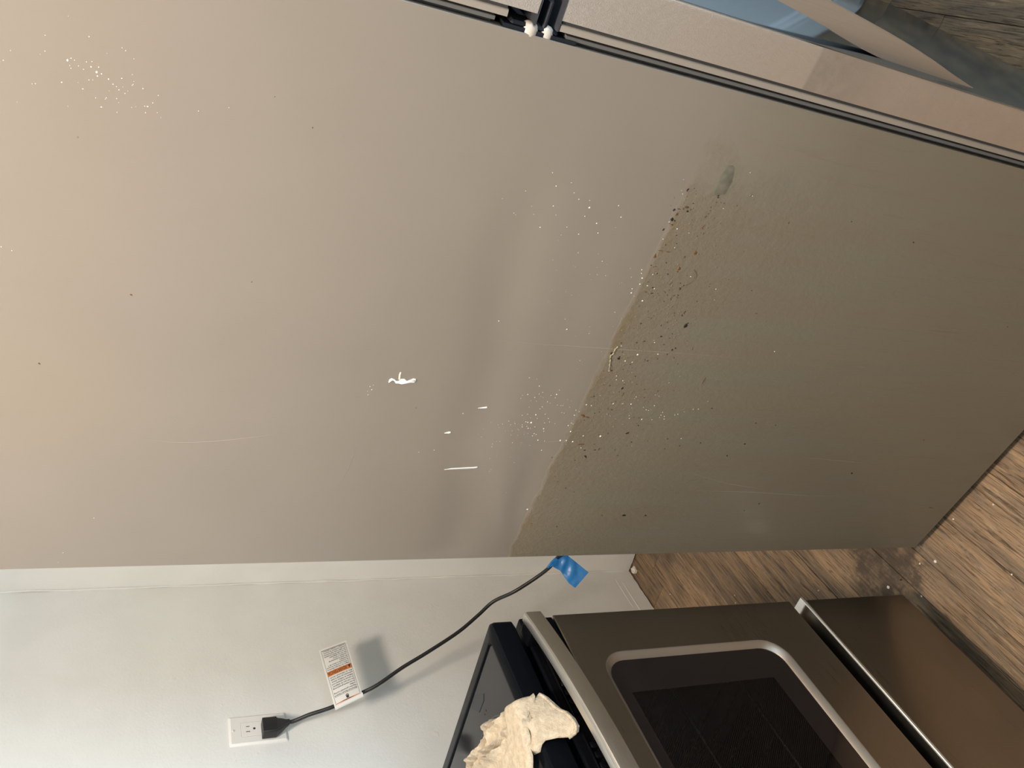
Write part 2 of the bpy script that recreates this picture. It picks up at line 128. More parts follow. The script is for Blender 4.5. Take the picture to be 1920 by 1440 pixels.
def smooth_path(pts, n=6):
    out = []
    P = [Vector(p) for p in pts]
    for i in range(len(P)-1):
        p0 = P[max(i-1, 0)]; p1 = P[i]; p2 = P[i+1]; p3 = P[min(i+2, len(P)-1)]
        for k in range(n):
            t = k/n
            out.append(0.5*((2*p1)+(-p0+p2)*t+(2*p0-5*p1+4*p2-p3)*t*t+(-p0+3*p1-3*p2+p3)*t**3))
    out.append(P[-1]); return out
def sweep(bm, path, rad, seg=10, flat=1.0, cap=True):
    P = [Vector(p) for p in path]; loops = []
    up = Vector((0.3, 0.2, 1)).normalized()
    for i, p in enumerate(P):
        t = (P[min(i+1, len(P)-1)] - P[max(i-1, 0)]).normalized()
        s = up.cross(t)
        if s.length < 1e-4: s = Vector((1, 0, 0)).cross(t)
        s.normalize(); u = t.cross(s); up = u
        r = rad(i/(len(P)-1)) if callable(rad) else rad
        loops.append([p + s*math.cos(a)*r + u*math.sin(a)*r*flat for a in (2*math.pi*k/seg for k in range(seg))])
    return bridge(bm, loops, cap, cap)

# ------------------------------------------------------------------ materials
def mat(name):
    M = bpy.data.materials.new(name); M.use_nodes = True
    nt = M.node_tree; b = nt.nodes['Principled BSDF']
    return M, nt, b
def simple(name, col, rough=0.5, metal=0.0, coat=0.0, bump=None, spec=None, var=None):
    M, nt, b = mat(name)
    b.inputs['Base Color'].default_value = (*col, 1); b.inputs['Roughness'].default_value = rough
    b.inputs['Metallic'].default_value = metal
    if coat: b.inputs['Coat Weight'].default_value = coat; b.inputs['Coat Roughness'].default_value = 0.08
    if spec is not None: b.inputs['Specular IOR Level'].default_value = spec
    if bump or var:
        tc = nt.nodes.new('ShaderNodeTexCoord'); n = nt.nodes.new('ShaderNodeTexNoise')
        n.inputs['Detail'].default_value = 4
        if bump:
            n.inputs['Scale'].default_value = bump[0]
            nt.links.new(tc.outputs['Object'], n.inputs['Vector'])
            bp = nt.nodes.new('ShaderNodeBump'); bp.inputs['Strength'].default_value = bump[1]; bp.inputs['Distance'].default_value = bump[2]
            nt.links.new(n.outputs['Fac'], bp.inputs['Height']); nt.links.new(bp.outputs['Normal'], b.inputs['Normal'])
        if var:
            v = nt.nodes.new('ShaderNodeTexNoise'); v.inputs['Scale'].default_value = var[0]; v.inputs['Detail'].default_value = 5
            nt.links.new(tc.outputs['Object'], v.inputs['Vector'])
            mx = nt.nodes.new('ShaderNodeMix'); mx.data_type = 'RGBA'
            mx.inputs['A'].default_value = (*col, 1); mx.inputs['B'].default_value = (*var[1], 1)
            rp = nt.nodes.new('ShaderNodeMapRange'); rp.inputs['From Min'].default_value = 0.4; rp.inputs['From Max'].default_value = 0.62
            nt.links.new(v.outputs['Fac'], rp.inputs['Value']); nt.links.new(rp.outputs['Result'], mx.inputs['Factor'])
            nt.links.new(mx.outputs['Result'], b.inputs['Base Color'])
    return M
class G:
    """tiny node-graph helper"""
    def __init__(s, nt): s.nt = nt
    def n(s, t, **k):
        x = s.nt.nodes.new(t)
        for a, v in k.items(): setattr(x, a, v)
        return x
    def l(s, a, b): s.nt.links.new(a, b)
    def val(s, sock, v):
        if hasattr(v, 'is_output') or isinstance(v, bpy.types.NodeSocket): s.l(v, sock)
        else: sock.default_value = v
    def math(s, op, a, b=0.0, clamp=False):
        x = s.n('ShaderNodeMath', operation=op, use_clamp=clamp); s.val(x.inputs[0], a); s.val(x.inputs[1], b); return x.outputs[0]
    def noise(s, vec, scale, detail=3, rough=0.5, dist=0.0):
        x = s.n('ShaderNodeTexNoise'); s.l(vec, x.inputs['Vector'])
        x.inputs['Scale'].default_value = scale; x.inputs['Detail'].default_value = detail
        x.inputs['Roughness'].default_value = rough; x.inputs['Distortion'].default_value = dist
        return x.outputs['Fac']
    def map(s, vec, sc=(1, 1, 1), loc=(0, 0, 0)):
        x = s.n('ShaderNodeMapping'); s.l(vec, x.inputs['Vector'])
        x.inputs['Scale'].default_value = sc; x.inputs['Location'].default_value = loc; return x.outputs[0]
    def ramp(s, v, a, b, lo=0.0, hi=1.0):
        x = s.n('ShaderNodeMapRange'); s.val(x.inputs['Value'], v)
        x.inputs['From Min'].default_value = a; x.inputs['From Max'].default_value = b
        x.inputs['To Min'].default_value = lo; x.inputs['To Max'].default_value = hi; return x.outputs[0]
    def mix(s, f, a, b):
        x = s.n('ShaderNodeMix', data_type='RGBA'); s.val(x.inputs['Factor'], f)
        for k, v in (('A', a), ('B', b)):
            if isinstance(v, tuple): x.inputs[k].default_value = (*v, 1)
            else: s.l(v, x.inputs[k])
        return x.outputs['Result']
    def bump(s, h, strength, dist):
        x = s.n('ShaderNodeBump'); x.inputs['Strength'].default_value = strength; x.inputs['Distance'].default_value = dist
        s.l(h, x.inputs['Height']); return x.outputs['Normal']

def wood_material():
    M, nt, b = mat('floor_wood'); g = G(nt)
    tc = g.n('ShaderNodeTexCoord'); oi = g.n('ShaderNodeObjectInfo')
    off = g.n('ShaderNodeVectorMath', operation='ADD')
    cx = g.n('ShaderNodeCombineXYZ'); g.l(g.math('MULTIPLY', oi.outputs['Random'], 13.0), cx.inputs[0]); g.l(g.math('MULTIPLY', oi.outputs['Random'], 7.0), cx.inputs[1])
    g.l(tc.outputs['Object'], off.inputs[0]); g.l(cx.outputs[0], off.inputs[1]); v = off.outputs[0]
    big = g.noise(g.map(v, (1.6, 11, 1)), 2.2, 4, 0.6, 0.6)
    grain = g.noise(g.map(v, (3.2, 60, 1)), 2.4, 6, 0.68, 1.2)
    fine = g.noise(g.map(v, (7, 190, 1)), 2.0, 4, 0.6, 0.4)
    blot = g.noise(g.map(v, (3.5, 9, 1)), 2.0, 4, 0.6, 1.5)
    knots = g.noise(g.map(v, (4, 11, 1)), 1.6, 2, 0.5, 2.5)
    rings = g.math('ABSOLUTE', g.math('SINE', g.math('MULTIPLY', knots, 46.0)))
    c = g.mix(g.ramp(big, 0.38, 0.62), (0.20, 0.136, 0.086), (0.37, 0.238, 0.128))
    c = g.mix(g.ramp(blot, 0.50, 0.66, 0, 0.65), c, (0.20, 0.152, 0.108))
    c = g.mix(g.ramp(grain, 0.47, 0.36, 0, 0.9), c, (0.075, 0.046, 0.026))
    c = g.mix(g.ramp(grain, 0.56, 0.68, 0, 0.6), c, (0.52, 0.385, 0.235))
    c = g.mix(g.math('MULTIPLY', g.ramp(rings, 0.22, 0.0), g.ramp(blot, 0.52, 0.6, 0, 0.55)), c, (0.06, 0.04, 0.027))
    c = g.mix(g.ramp(fine, 0.44, 0.34, 0, 0.75), c, (0.05, 0.032, 0.02))
    crack = g.noise(g.map(v, (1.3, 75, 1)), 1.7, 3, 0.5, 0.8)
    c = g.mix(g.ramp(g.math('ABSOLUTE', g.math('SUBTRACT', crack, 0.5)), 0.010, 0.002, 0, 0.75), c, (0.035, 0.022, 0.014))
    # plank to plank tone
    hv = g.n('ShaderNodeHueSaturation'); hv.inputs['Saturation'].default_value = 0.95
    g.l(g.ramp(oi.outputs['Random'], 0, 1, 0.82, 1.12), hv.inputs['Value']); g.l(c, hv.inputs['Color'])
    # dirt left where the refrigerator corner stood
    geo = g.n('ShaderNodeNewGeometry')
    d = g.n('ShaderNodeVectorMath', operation='DISTANCE'); g.l(geo.outputs['Position'], d.inputs[0]); d.inputs[1].default_value = (0.90, 0.80, 0)
    wob = g.noise(g.map(geo.outputs['Position'], (1, 1, 1)), 26, 5, 0.7)
    f = g.ramp(g.math('SUBTRACT', d.outputs['Value'], g.math('MULTIPLY', wob, 0.14)), 0.035, 0.0)
    c = g.mix(g.math('MULTIPLY', f, g.ramp(wob, 0.35, 0.55, 0.3, 0.9)), hv.outputs['Color'], (0.055, 0.040, 0.028))
    g.l(c, b.inputs['Base Color'])
    g.l(g.ramp(grain, 0.3, 0.7, 0.52, 0.36), b.inputs['Roughness'])
    g.l(g.bump(g.math('ADD', g.math('MULTIPLY', grain, 0.8), g.math('MULTIPLY', fine, 0.6)), 0.7, 0.0018), b.inputs['Normal'])
    return M

def wall_material(name, col):
    M, nt, b = mat(name); g = G(nt)
    tc = g.n('ShaderNodeTexCoord'); v = tc.outputs['Object']
    n1 = g.noise(v, 230, 4, 0.6); n2 = g.noise(v, 9, 3, 0.5); n3 = g.noise(v, 34, 3, 0.6)
    lumps = g.ramp(n3, 0.66, 0.75)
    b.inputs['Base Color'].default_value = (*col, 1)
    g.l(g.mix(g.ramp(n2, 0.4, 0.6), col, tuple(x*0.965 for x in col)), b.inputs['Base Color'])
    b.inputs['Roughness'].default_value = 0.55
    h = g.math('ADD', g.math('MULTIPLY', n1, 0.25), g.math('ADD', g.math('MULTIPLY', n2, 0.8), g.math('MULTIPLY', lumps, 0.22)))
    g.l(g.bump(h, 0.55, 0.0022), b.inputs['Normal'])
    return M

PANEL = (0.212, 0.182, 0.152)
def panel_material():
    """warm grey enamel on the refrigerator side; grease below counter height (object z < 0.885)"""
    M, nt, b = mat('side_enamel'); g = G(nt)
    tc = g.n('ShaderNodeTexCoord'); v = tc.outputs['Object']
    sp = g.n('ShaderNodeSeparateXYZ'); g.l(v, sp.inputs[0]); y, z = sp.outputs[1], sp.outputs[2]
    s = g.math('MULTIPLY', y, -1.0)
    wob = g.noise(v, 30, 4, 0.6)
    zz = g.math('ADD', z, g.ramp(wob, 0.3, 0.7, -0.003, 0.003))
    below = g.ramp(zz, 0.887, 0.881)
    fade = g.ramp(z, 0.885, 0.50, 1.0, 0.25)
    # grease only on the rear 63 cm of the side
    rear = g.ramp(g.math('ADD', s, g.ramp(wob, 0.3, 0.7, -0.03, 0.03)), 0.655, 0.575)
    mott = g.noise(v, 14, 5, 0.65)
    low = g.noise(v, 5.0, 3, 0.5)
    gm = g.math('MULTIPLY', g.math('MULTIPLY', below, fade), g.math('MULTIPLY', rear, g.ramp(mott, 0.2, 0.65, 0.65, 1.0)))
    c = g.mix(g.ramp(low, 0.35, 0.65, 0, 1), PANEL, tuple(k*0.95 for k in PANEL))
    c = g.mix(g.math('MULTIPLY', gm, 0.80), c, (0.148, 0.119, 0.073))
    # yellow grease halo near the top rim of the grease
    halo = g.math('MULTIPLY', g.math('MULTIPLY', below, g.ramp(z, 0.855, 0.885)), g.math('MULTIPLY', rear, g.ramp(g.noise(v, 22, 5, 0.7), 0.48, 0.66)))
    c = g.mix(g.math('MULTIPLY', halo, 0.8), c, (0.150, 0.100, 0.045))
    # fine wiped streaks in the lower half, running along the height
    st = g.noise(g.map(v, (1, 110, 7)), 1.0, 4, 0.6)
    wide = g.noise(g.map(v, (1, 26, 3)), 1.0, 3, 0.5)
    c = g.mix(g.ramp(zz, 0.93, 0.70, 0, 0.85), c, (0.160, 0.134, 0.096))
    sm = g.math('MULTIPLY', g.ramp(z, 0.89, 0.80), g.ramp(st, 0.52, 0.68, 0, 0.35))
    c = g.mix(sm, c, (0.152, 0.130, 0.094))
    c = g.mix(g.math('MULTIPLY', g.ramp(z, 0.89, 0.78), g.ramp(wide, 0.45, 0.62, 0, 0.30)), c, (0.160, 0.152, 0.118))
    # yellowish film by the upper rear
    dd = g.n('ShaderNodeVectorMath', operation='DISTANCE'); g.l(v, dd.inputs[0]); dd.inputs[1].default_value = (0, -0.27, 1.47)
    c = g.mix(g.ramp(dd.outputs['Value'], 0.12, 0.02, 0, 0.30), c, (0.22, 0.178, 0.122))
    g.l(c, b.inputs['Base Color'])
    g.l(g.math('ADD', g.ramp(gm, 0, 1, 0.36, 0.44), g.ramp(st, 0.3, 0.7, -0.02, 0.02)), b.inputs['Roughness'])
    b.inputs['Specular IOR Level'].default_value = 0.5
    gr = g.noise(v, 420, 3, 0.6); gr2 = g.noise(v, 1500, 2, 0.5); g3 = g.noise(v, 130, 4, 0.7)
    h = g.math('ADD', g.math('MULTIPLY', gr2, 0.05), g.math('MULTIPLY', g.math('MULTIPLY', g3, gm), 2.8))
    h = g.math('ADD', h, g.math('MULTIPLY', g.math('MULTIPLY', g.ramp(st, 0.56, 0.66), g.ramp(z, 0.88, 0.7)), 0.25))
    g.l(g.bump(h, 0.42, 0.0011), b.inputs['Normal'])
    return M

def brushed(name, col, rough, along, metal=1.0, bumpd=0.0004, shade_patch=False):
    """brushed stainless; the brush lines run along the given axis"""
    M, nt, b = mat(name); g = G(nt)
    tc = g.n('ShaderNodeTexCoord'); v = tc.outputs['Object']
    sc = [900, 900, 900]; sc[along] = 9
    n = g.noise(g.map(v, tuple(sc)), 1.0, 3, 0.6)
    n2 = g.noise(v, 6, 3, 0.5)
    c = g.mix(g.ramp(n, 0.3, 0.7), tuple(k*0.93 for k in col), col)
    if shade_patch:
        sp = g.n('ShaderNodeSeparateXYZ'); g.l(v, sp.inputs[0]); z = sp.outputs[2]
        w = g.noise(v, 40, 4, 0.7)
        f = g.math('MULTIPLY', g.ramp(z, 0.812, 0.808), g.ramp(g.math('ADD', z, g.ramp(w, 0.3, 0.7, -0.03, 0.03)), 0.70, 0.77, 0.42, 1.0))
        c = g.mix(g.math('MULTIPLY', f, g.ramp(w, 0.3, 0.65, 0.75, 0.35)), c, tuple(k*0.55 for k in col))  # cast shadow on the lower door edge, painted into the steel colour
    g.l(c, b.inputs['Base Color'])
    b.inputs['Metallic'].default_value = metal
    g.l(g.math('ADD', g.ramp(n, 0.3, 0.7, rough-0.03, rough+0.03), g.ramp(n2, 0.3, 0.7, -0.02, 0.02)), b.inputs['Roughness'])
    hh = g.math('ADD', n, g.math('MULTIPLY', g.noise(g.map(v, (260, 260, 90)), 1.0, 3, 0.5), 1.6 if shade_patch else 0.0))
    g.l(g.bump(hh, 0.35, bumpd), b.inputs['Normal'])
    return M

def screen_glass():
    """tinted oven glass with the printed dot screen"""
    M, nt, b = mat('oven_screen_glass'); g = G(nt)
    nt.nodes.remove(b); out = nt.nodes['Material Output']
    tc = g.n('ShaderNodeTexCoord'); sp = g.n('ShaderNodeSeparateXYZ'); g.l(tc.outputs['Object'], sp.inputs[0])
    sx = g.math('SINE', g.math('MULTIPLY', g.math('ADD', sp.outputs[0], sp.outputs[2]), 1700.0))
    sz = g.math('SINE', g.math('MULTIPLY', g.math('SUBTRACT', sp.outputs[0], sp.outputs[2]), 1700.0))
    dots = g.ramp(g.math('ADD', sx, sz), 0.0, 0.5)
    tr = g.n('ShaderNodeBsdfTransparent'); tr.inputs['Color'].default_value = (0.35, 0.32, 0.30, 1)
    df = g.n('ShaderNodeBsdfDiffuse'); df.inputs['Color'].default_value = (0.012, 0.010, 0.010, 1)
    m1 = g.n('ShaderNodeMixShader'); g.l(g.math('MULTIPLY', dots, 0.8), m1.inputs[0]); g.l(tr.outputs[0], m1.inputs[1]); g.l(df.outputs[0], m1.inputs[2])
    gl = g.n('ShaderNodeBsdfGlossy'); gl.inputs['Roughness'].default_value = 0.05
    fr = g.n('ShaderNodeFresnel'); fr.inputs['IOR'].default_value = 1.45
    m2 = g.n('ShaderNodeMixShader'); g.l(g.math('MULTIPLY', fr.outputs[0], 0.8), m2.inputs[0]); g.l(m1.outputs[0], m2.inputs[1]); g.l(gl.outputs[0], m2.inputs[2])
    g.l(m2.outputs[0], out.inputs['Surface'])
    return M

def cloth_material():
    M, nt, b = mat('towel_cotton'); g = G(nt)
    tc = g.n('ShaderNodeTexCoord'); v = tc.outputs['Object']
    n = g.noise(v, 120, 5, 0.7, 0.5); n2 = g.noise(v, 700, 2, 0.5)
    sv = g.n('ShaderNodeTexVoronoi'); g.l(v, sv.inputs['Vector']); sv.inputs['Scale'].default_value = 190
    c = g.mix(g.ramp(n, 0.38, 0.62), (0.36, 0.295, 0.21), (0.465, 0.395, 0.295))
    g.l(c, b.inputs['Base Color']); b.inputs['Roughness'].default_value = 0.95
    b.inputs['Sheen Weight'].default_value = 0.05
    g.l(g.bump(g.math('ADD', g.math('ADD', n, n2), g.math('MULTIPLY', sv.outputs['Distance'], 0.6)), 0.7, 0.0012), b.inputs['Normal'])
    return M

M_wood = wood_material()
M_wall = wall_material('wall_paint', (0.815, 0.82, 0.80))
M_ceil = simple('ceiling_paint', (0.75, 0.74, 0.71), 0.9)
M_trim = simple('trim_white', (0.80, 0.80, 0.78), 0.35)
M_gap = simple('floor_gap', (0.02, 0.014, 0.01), 0.9)
M_side = panel_material()
M_cab = simple('cabinet_grey', (0.30, 0.27, 0.23), 0.45)
M_gasket = simple('gasket_grey', (0.10, 0.10, 0.10), 0.55)
M_gasket_d = simple('gasket_dark', (0.03, 0.03, 0.032), 0.6)  # dark grey of the gasket lip, bellows and door seam
M_liner = simple('door_liner_grey', (0.26, 0.225, 0.19), 0.35)
M_front = brushed('front_stainless', (0.50, 0.53, 0.56), 0.09, 0, 1.0, 0.00006)
M_front.node_tree.nodes['Principled BSDF'].inputs['Specular Tint'].default_value = (0.62, 0.80, 1.0, 1)
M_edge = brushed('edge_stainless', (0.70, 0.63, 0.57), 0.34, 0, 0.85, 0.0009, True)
M_grip = brushed('handle_stainless', (0.52, 0.46, 0.40), 0.38, 2, 0.8)
M_capg = simple('end_cap_plastic', (0.035, 0.037, 0.045), 0.4)
M_hinge = simple('hinge_black', (0.010, 0.012, 0.017), 0.6, spec=0.2)
M_plug = simple('plug_cap_white', (0.46, 0.41, 0.36), 0.35)
M_black = simple('gloss_black', (0.003, 0.0035, 0.005), 0.20, spec=0.05)
M_blacks = simple('satin_black', (0.010, 0.010, 0.011), 0.38)
M_ceram = simple('cooktop_glass', (0.012, 0.012, 0.014), 0.10, spec=0.35, var=(7, (0.018, 0.018, 0.020)))
M_mark = simple('mark_dark', (0.004, 0.004, 0.006), 0.35)
M_rng = brushed('range_stainless', (0.30, 0.27, 0.235), 0.30, 0, 1.0, 0.00002)
M_bar = brushed('bar_stainless', (0.62, 0.59, 0.54), 0.34, 0, 1.0, 0.00002)
M_bev = simple('bevel_stainless', (0.36, 0.31, 0.26), 0.45, 0.9)
M_frit = simple('oven_glass_border', (0.010, 0.007, 0.008), 0.12, coat=0.4)
M_scr = screen_glass()
M_cav = simple('oven_enamel', (0.03, 0.028, 0.028), 0.4)
M_wire = simple('rack_wire', (0.6, 0.57, 0.5), 0.3, 1.0)
M_cloth = cloth_material()
M_cord = simple('cord_black', (0.012, 0.012, 0.013), 0.45)
M_plate = simple('outlet_white', (0.80, 0.785, 0.755), 0.35)
M_slot = simple('slot_dark', (0.03, 0.025, 0.02), 0.7)
M_paper = simple('tag_paper', (0.92, 0.91, 0.88), 0.5)
M_ink = simple('tag_ink', (0.05, 0.05, 0.055), 0.6)
M_orange = simple('tag_orange', (0.72, 0.22, 0.05), 0.6)
M_tape = simple('blue_tape', (0.02, 0.16, 0.46), 0.34, bump=(70, 0.6, 0.0015), var=(60, (0.03, 0.20, 0.52)))
M_white = simple('white_paint', (0.86, 0.84, 0.78), 0.5)
M_spat = simple('white_spatter', (0.74, 0.70, 0.60), 0.5)
M_gk = [simple('speck_black', (0.012, 0.009, 0.007), 0.45), simple('speck_brown', (0.085, 0.05, 0.025), 0.5),
        simple('speck_rust', (0.115, 0.050, 0.018), 0.45), simple('speck_olive', (0.145, 0.122, 0.08), 0.5)]
M_scratch = simple('scratch_light', (0.26, 0.225, 0.185), 0.45)
M_kitchen = simple('cabinet_white', (0.70, 0.68, 0.63), 0.45)
M_glassw = simple('lamp_diffuser', (0.9, 0.88, 0.82), 0.5)
M_crumb = simple('plaster_white', (0.75, 0.70, 0.64), 0.9)
M_sill = simple('sill_wood', (0.11, 0.048, 0.02), 0.8, var=(40, (0.05, 0.03, 0.02)))

# ------------------------------------------------------------------ room shell
WY, WX = 1.446, 1.594           # back wall, right wall
X0, Y0, CZ = -2.4, -3.2, 2.44
floor = tag(boxo('floor', (X0, Y0, -0.06), (WX+0.1, WY+0.1, -0.004), M_gap), kind='structure')
seams = [1.46, 1.37, 1.235, 1.09, 0.955, 0.808, 0.745, 0.655, 0.53, 0.387]
while seams[-1] > Y0: seams.append(seams[-1]-0.142)
for r_, (ya, yb) in enumerate(zip(seams, seams[1:])):
    x = (0.30 - R.uniform(0, 0.25)) - 1.22*3
    while x < WX+0.03:
        x2 = x + 1.22
        a, b2 = max(x, X0), min(x2, WX+0.03)
        if b2 - a > 0.02:
            bm = bmesh.new(); g_ = 0.0005
            box(bm, (a+g_, max(yb, Y0)+g_, -0.004), (b2-g_, min(ya, WY+0.014)-g_, R.uniform(-0.0002, 0.0002)), 0.0008, 1)
            obj('plank', bm, M_wood, floor)
        x = x2
ceiling = tag(boxo('ceiling', (X0, Y0, CZ), (WX+0.1, WY+0.1, CZ+0.08), M_ceil), kind='structure')

def ragged_wall(name, to3, width, n=260):
    """wall sheet whose lower edge is broken and uneven; to3(u, z, depth)"""
    bm = bmesh.new(); zs = [0.0, 0.02, 0.05, CZ]
    front = []
    for i in range(n+1):
        u = width*i/n
        e = 0.004 + 0.007*max(0, noise.noise(Vector((u*9, 3.1, 0)))) + 0.004*abs(noise.noise(Vector((u*50, 1.7, 2))))
        front.append([bm.verts.new(to3(u, max(z, e), 0.0)) for z in zs])
    back = [[bm.verts.new(to3(u, z, 0.1)) for z in (front[0][0].co.z, CZ)] for u in (0, width)]
    for A, B in zip(front, front[1:]):
        for k in range(3): bm.faces.new((A[k], B[k], B[k+1], A[k+1]))
        # underside
    under = [bm.verts.new(to3(width*i/n, 0.004, 0.012)) for i in range(n+1)]
    for i in range(n): bm.faces.new((front[i][0], under[i], under[i+1], front[i+1][0]))
    bm.faces.new((back[0][0], back[1][0], back[1][1], back[0][1]))
    return obj(name, bm, M_wall)
wall_back = tag(ragged_wall('wall_back', lambda u, z, d: (X0+u, WY+d, z), WX+0.1-X0, 420), kind='structure')
wall_right = tag(ragged_wall('wall_right', lambda u, z, d: (WX+d, WY-u, z), WY-Y0, 420), kind='structure')
tag(boxo('wall_left', (X0-0.1, Y0, 0), (X0, WY+0.1, CZ), M_wall), kind='structure')
# brown sill plate seen in the gap under the walls
boxo('sill_plate', (X0, WY+0.008, -0.003), (WX+0.05, WY+0.05, 0.012), M_sill, wall_back)
boxo('sill_plate', (WX+0.006, WY-1.0, -0.003), (WX+0.05, WY, 0.012), M_sill, wall_right)
# front wall with a window opening
wf = bmesh.new()
wx0, wx1, wz0, wz1 = -1.85, 0.25, 0.95, 2.15
for a, b2 in (((X0, Y0-0.1, 0), (wx0, Y0, CZ)), ((wx1, Y0-0.1, 0), (WX+0.1, Y0, CZ)), ((wx0, Y0-0.1, 0), (wx1, Y0, wz0)), ((wx0, Y0-0.1, wz1), (wx1, Y0, CZ))):
    box(wf, a, b2)
tag(obj('wall_front', wf, M_wall), kind='structure')
win = tag(empty('window_1', ((wx0+wx1)/2, Y0-0.05, wz0)), kind='structure')
hw = (wx1-wx0)/2; hh_ = wz1-wz0
fb = bmesh.new()
for a, b2 in (((-hw, -0.03, 0), (-hw+0.05, 0.03, hh_)), ((hw-0.05, -0.03, 0), (hw, 0.03, hh_)), ((-hw, -0.03, 0), (hw, 0.03, 0.05)), ((-hw, -0.03, hh_-0.05), (hw, 0.03, hh_)), ((-hw, -0.03, hh_/2-0.02), (hw, 0.03, hh_/2+0.02))):
    box(fb, a, b2, 0.004, 1)
obj('window_frame', fb, M_trim, win)
# baseboard with a moulded top, on the right wall in front of the refrigerator
prof = [(0, 0.006), (0.014, 0.006), (0.014, 0.074), (0.0125, 0.078), (0.0125, 0.083), (0.0155, 0.087), (0.0155, 0.092), (0.011, 0.097), (0.008, 0.104), (0.008, 0.110), (0.004, 0.115), (0, 0.116)]
bb = bmesh.new()
bridge(bb, [[(WX-d, y, z) for d, z in prof] for y in (-0.215, Y0+0.01)], True, True)
tag(obj('baseboard_right', bb, M_trim), kind='structure')
# paint / caulk bead in the wall corner
cb = bmesh.new(); pth = []
for i in range(150):
    z = 0.02 + i*0.0155
    pth.append((WX-0.0015+0.002*noise.noise(Vector((z*9, 0, 0))), WY-0.0015+0.002*noise.noise(Vector((z*11, 5, 0))), z))
sweep(cb, pth, lambda t: 0.0022+0.0035*max(0, noise.noise(Vector((t*34, 7, 1)))), 6)
tag(obj('caulk_bead', cb, M_wall, wall_back, 60))
# two scored lines in the paint just above the floor
for dz, x0_, x1_ in ((0.052, 1.36, 1.545), (0.07, 1.44, 1.56)):
    sc_ = bmesh.new(); sweep(sc_, [(x0_, WY, dz), ((x0_+x1_)/2, WY-0.0004, dz+0.001), (x1_, WY, dz)], 0.0008, 5)
    obj('paint_ridge', sc_, M_trim, wall_back)

# ceiling lamp over the kitchen floor
lamp = tag(empty('ceiling_light', (LAMP[0], LAMP[1], CZ)), 'round white flush ceiling lamp above the kitchen floor', 'lamp')
lb = bmesh.new()
def ring(r, z, n=40): return [(r*math.cos(2*math.pi*i/n), r*math.sin(2*math.pi*i/n), z) for i in range(n)]
bridge(lb, [ring(0.17, 0), ring(0.17, -0.03), ring(0.155, -0.04)], True, True); obj('canopy', lb, M_trim, lamp, 30)
lb = bmesh.new(); bridge(lb, [ring(0.15, -0.04), ring(0.148, -0.06), ring(0.13, -0.08), ring(0.09, -0.092), ring(0.03, -0.098)], True, True)
obj('diffuser', lb, M_glassw, lamp, 60)

# wall cabinet above, whose underside shades the top of the wall
wc = tag(empty('wall_cabinet', (0.80, WY, 1.93)), 'white wall cabinet hung above the refrigerator alcove', 'cabinet')
boxo('cabinet_box', (0, -0.30, 0), (WX-0.80-0.004, -0.002, 0.505), M_kitchen, wc, 0.001, 1)
for i in range(2):
    d = boxo('cabinet_door', (0.004+i*0.395, -0.32, 0.004), (0.393+i*0.395, -0.302, 0.50), M_kitchen, wc, 0.003, 1)
    kb = bmesh.new(); cxk = 0.36 if i == 0 else 0.43
    bridge(kb, [[(cxk+r*math.cos(a), -0.32-h, 0.05+r*math.sin(a)) for a in (2*math.pi*k/12 for k in range(12))] for r, h in ((0.006, 0), (0.006, 0.012), (0.014, 0.016), (0.014, 0.022), (0.008, 0.026))], True, True)
    obj('knob', kb, M_bar, d, 40)

# unseen island, added to block window light from the floor and lower refrigerator
isl = tag(empty('light_block_island', (-0.25, -1.25, 0)), 'unseen white island with a grey worktop, added to block window light', 'island')
boxo('light_block_carcass', (-1.25, -0.30, 0.09), (1.25, 0.30, 0.875), M_kitchen, isl, 0.002, 1)
boxo('light_block_plinth', (-1.22, -0.25, 0.0005), (1.22, 0.25, 0.09), M_blacks, isl)
boxo('light_block_worktop', (-1.29, -0.34, 0.8755), (1.29, 0.34, 0.915), simple('light_block_worktop_grey', (0.22, 0.21, 0.20), 0.3, var=(30, (0.30, 0.29, 0.27))), isl, 0.004, 2)
for i in range(5):
    d = boxo('light_block_island_door', (-1.245+i*0.498, 0.301, 0.10), (-0.755+i*0.498, 0.319, 0.868), M_kitchen, isl, 0.003, 1)
    kb = bmesh.new(); cxk = -1.245+i*0.498+0.05
    bridge(kb, [[(cxk+r*math.cos(a), 0.319+h, 0.80+r*math.sin(a)) for a in (2*math.pi*k/12 for k in range(12))] for r, h in ((0.006, 0), (0.006, 0.012), (0.014, 0.016), (0.014, 0.022), (0.008, 0.026))], True, True)
    obj('knob', kb, M_bar, d, 40)

# ------------------------------------------------------------------ refrigerator
FX, FY, TH, D = 0.8361, 0.7248, -0.1919, 0.7108
DT = D + 0.0605
FW = 0.75
fridge = tag(empty('refrigerator', (FX, FY, 0), TH), 'grey top-freezer refrigerator with stainless doors and a grease-spattered side', 'refrigerator')

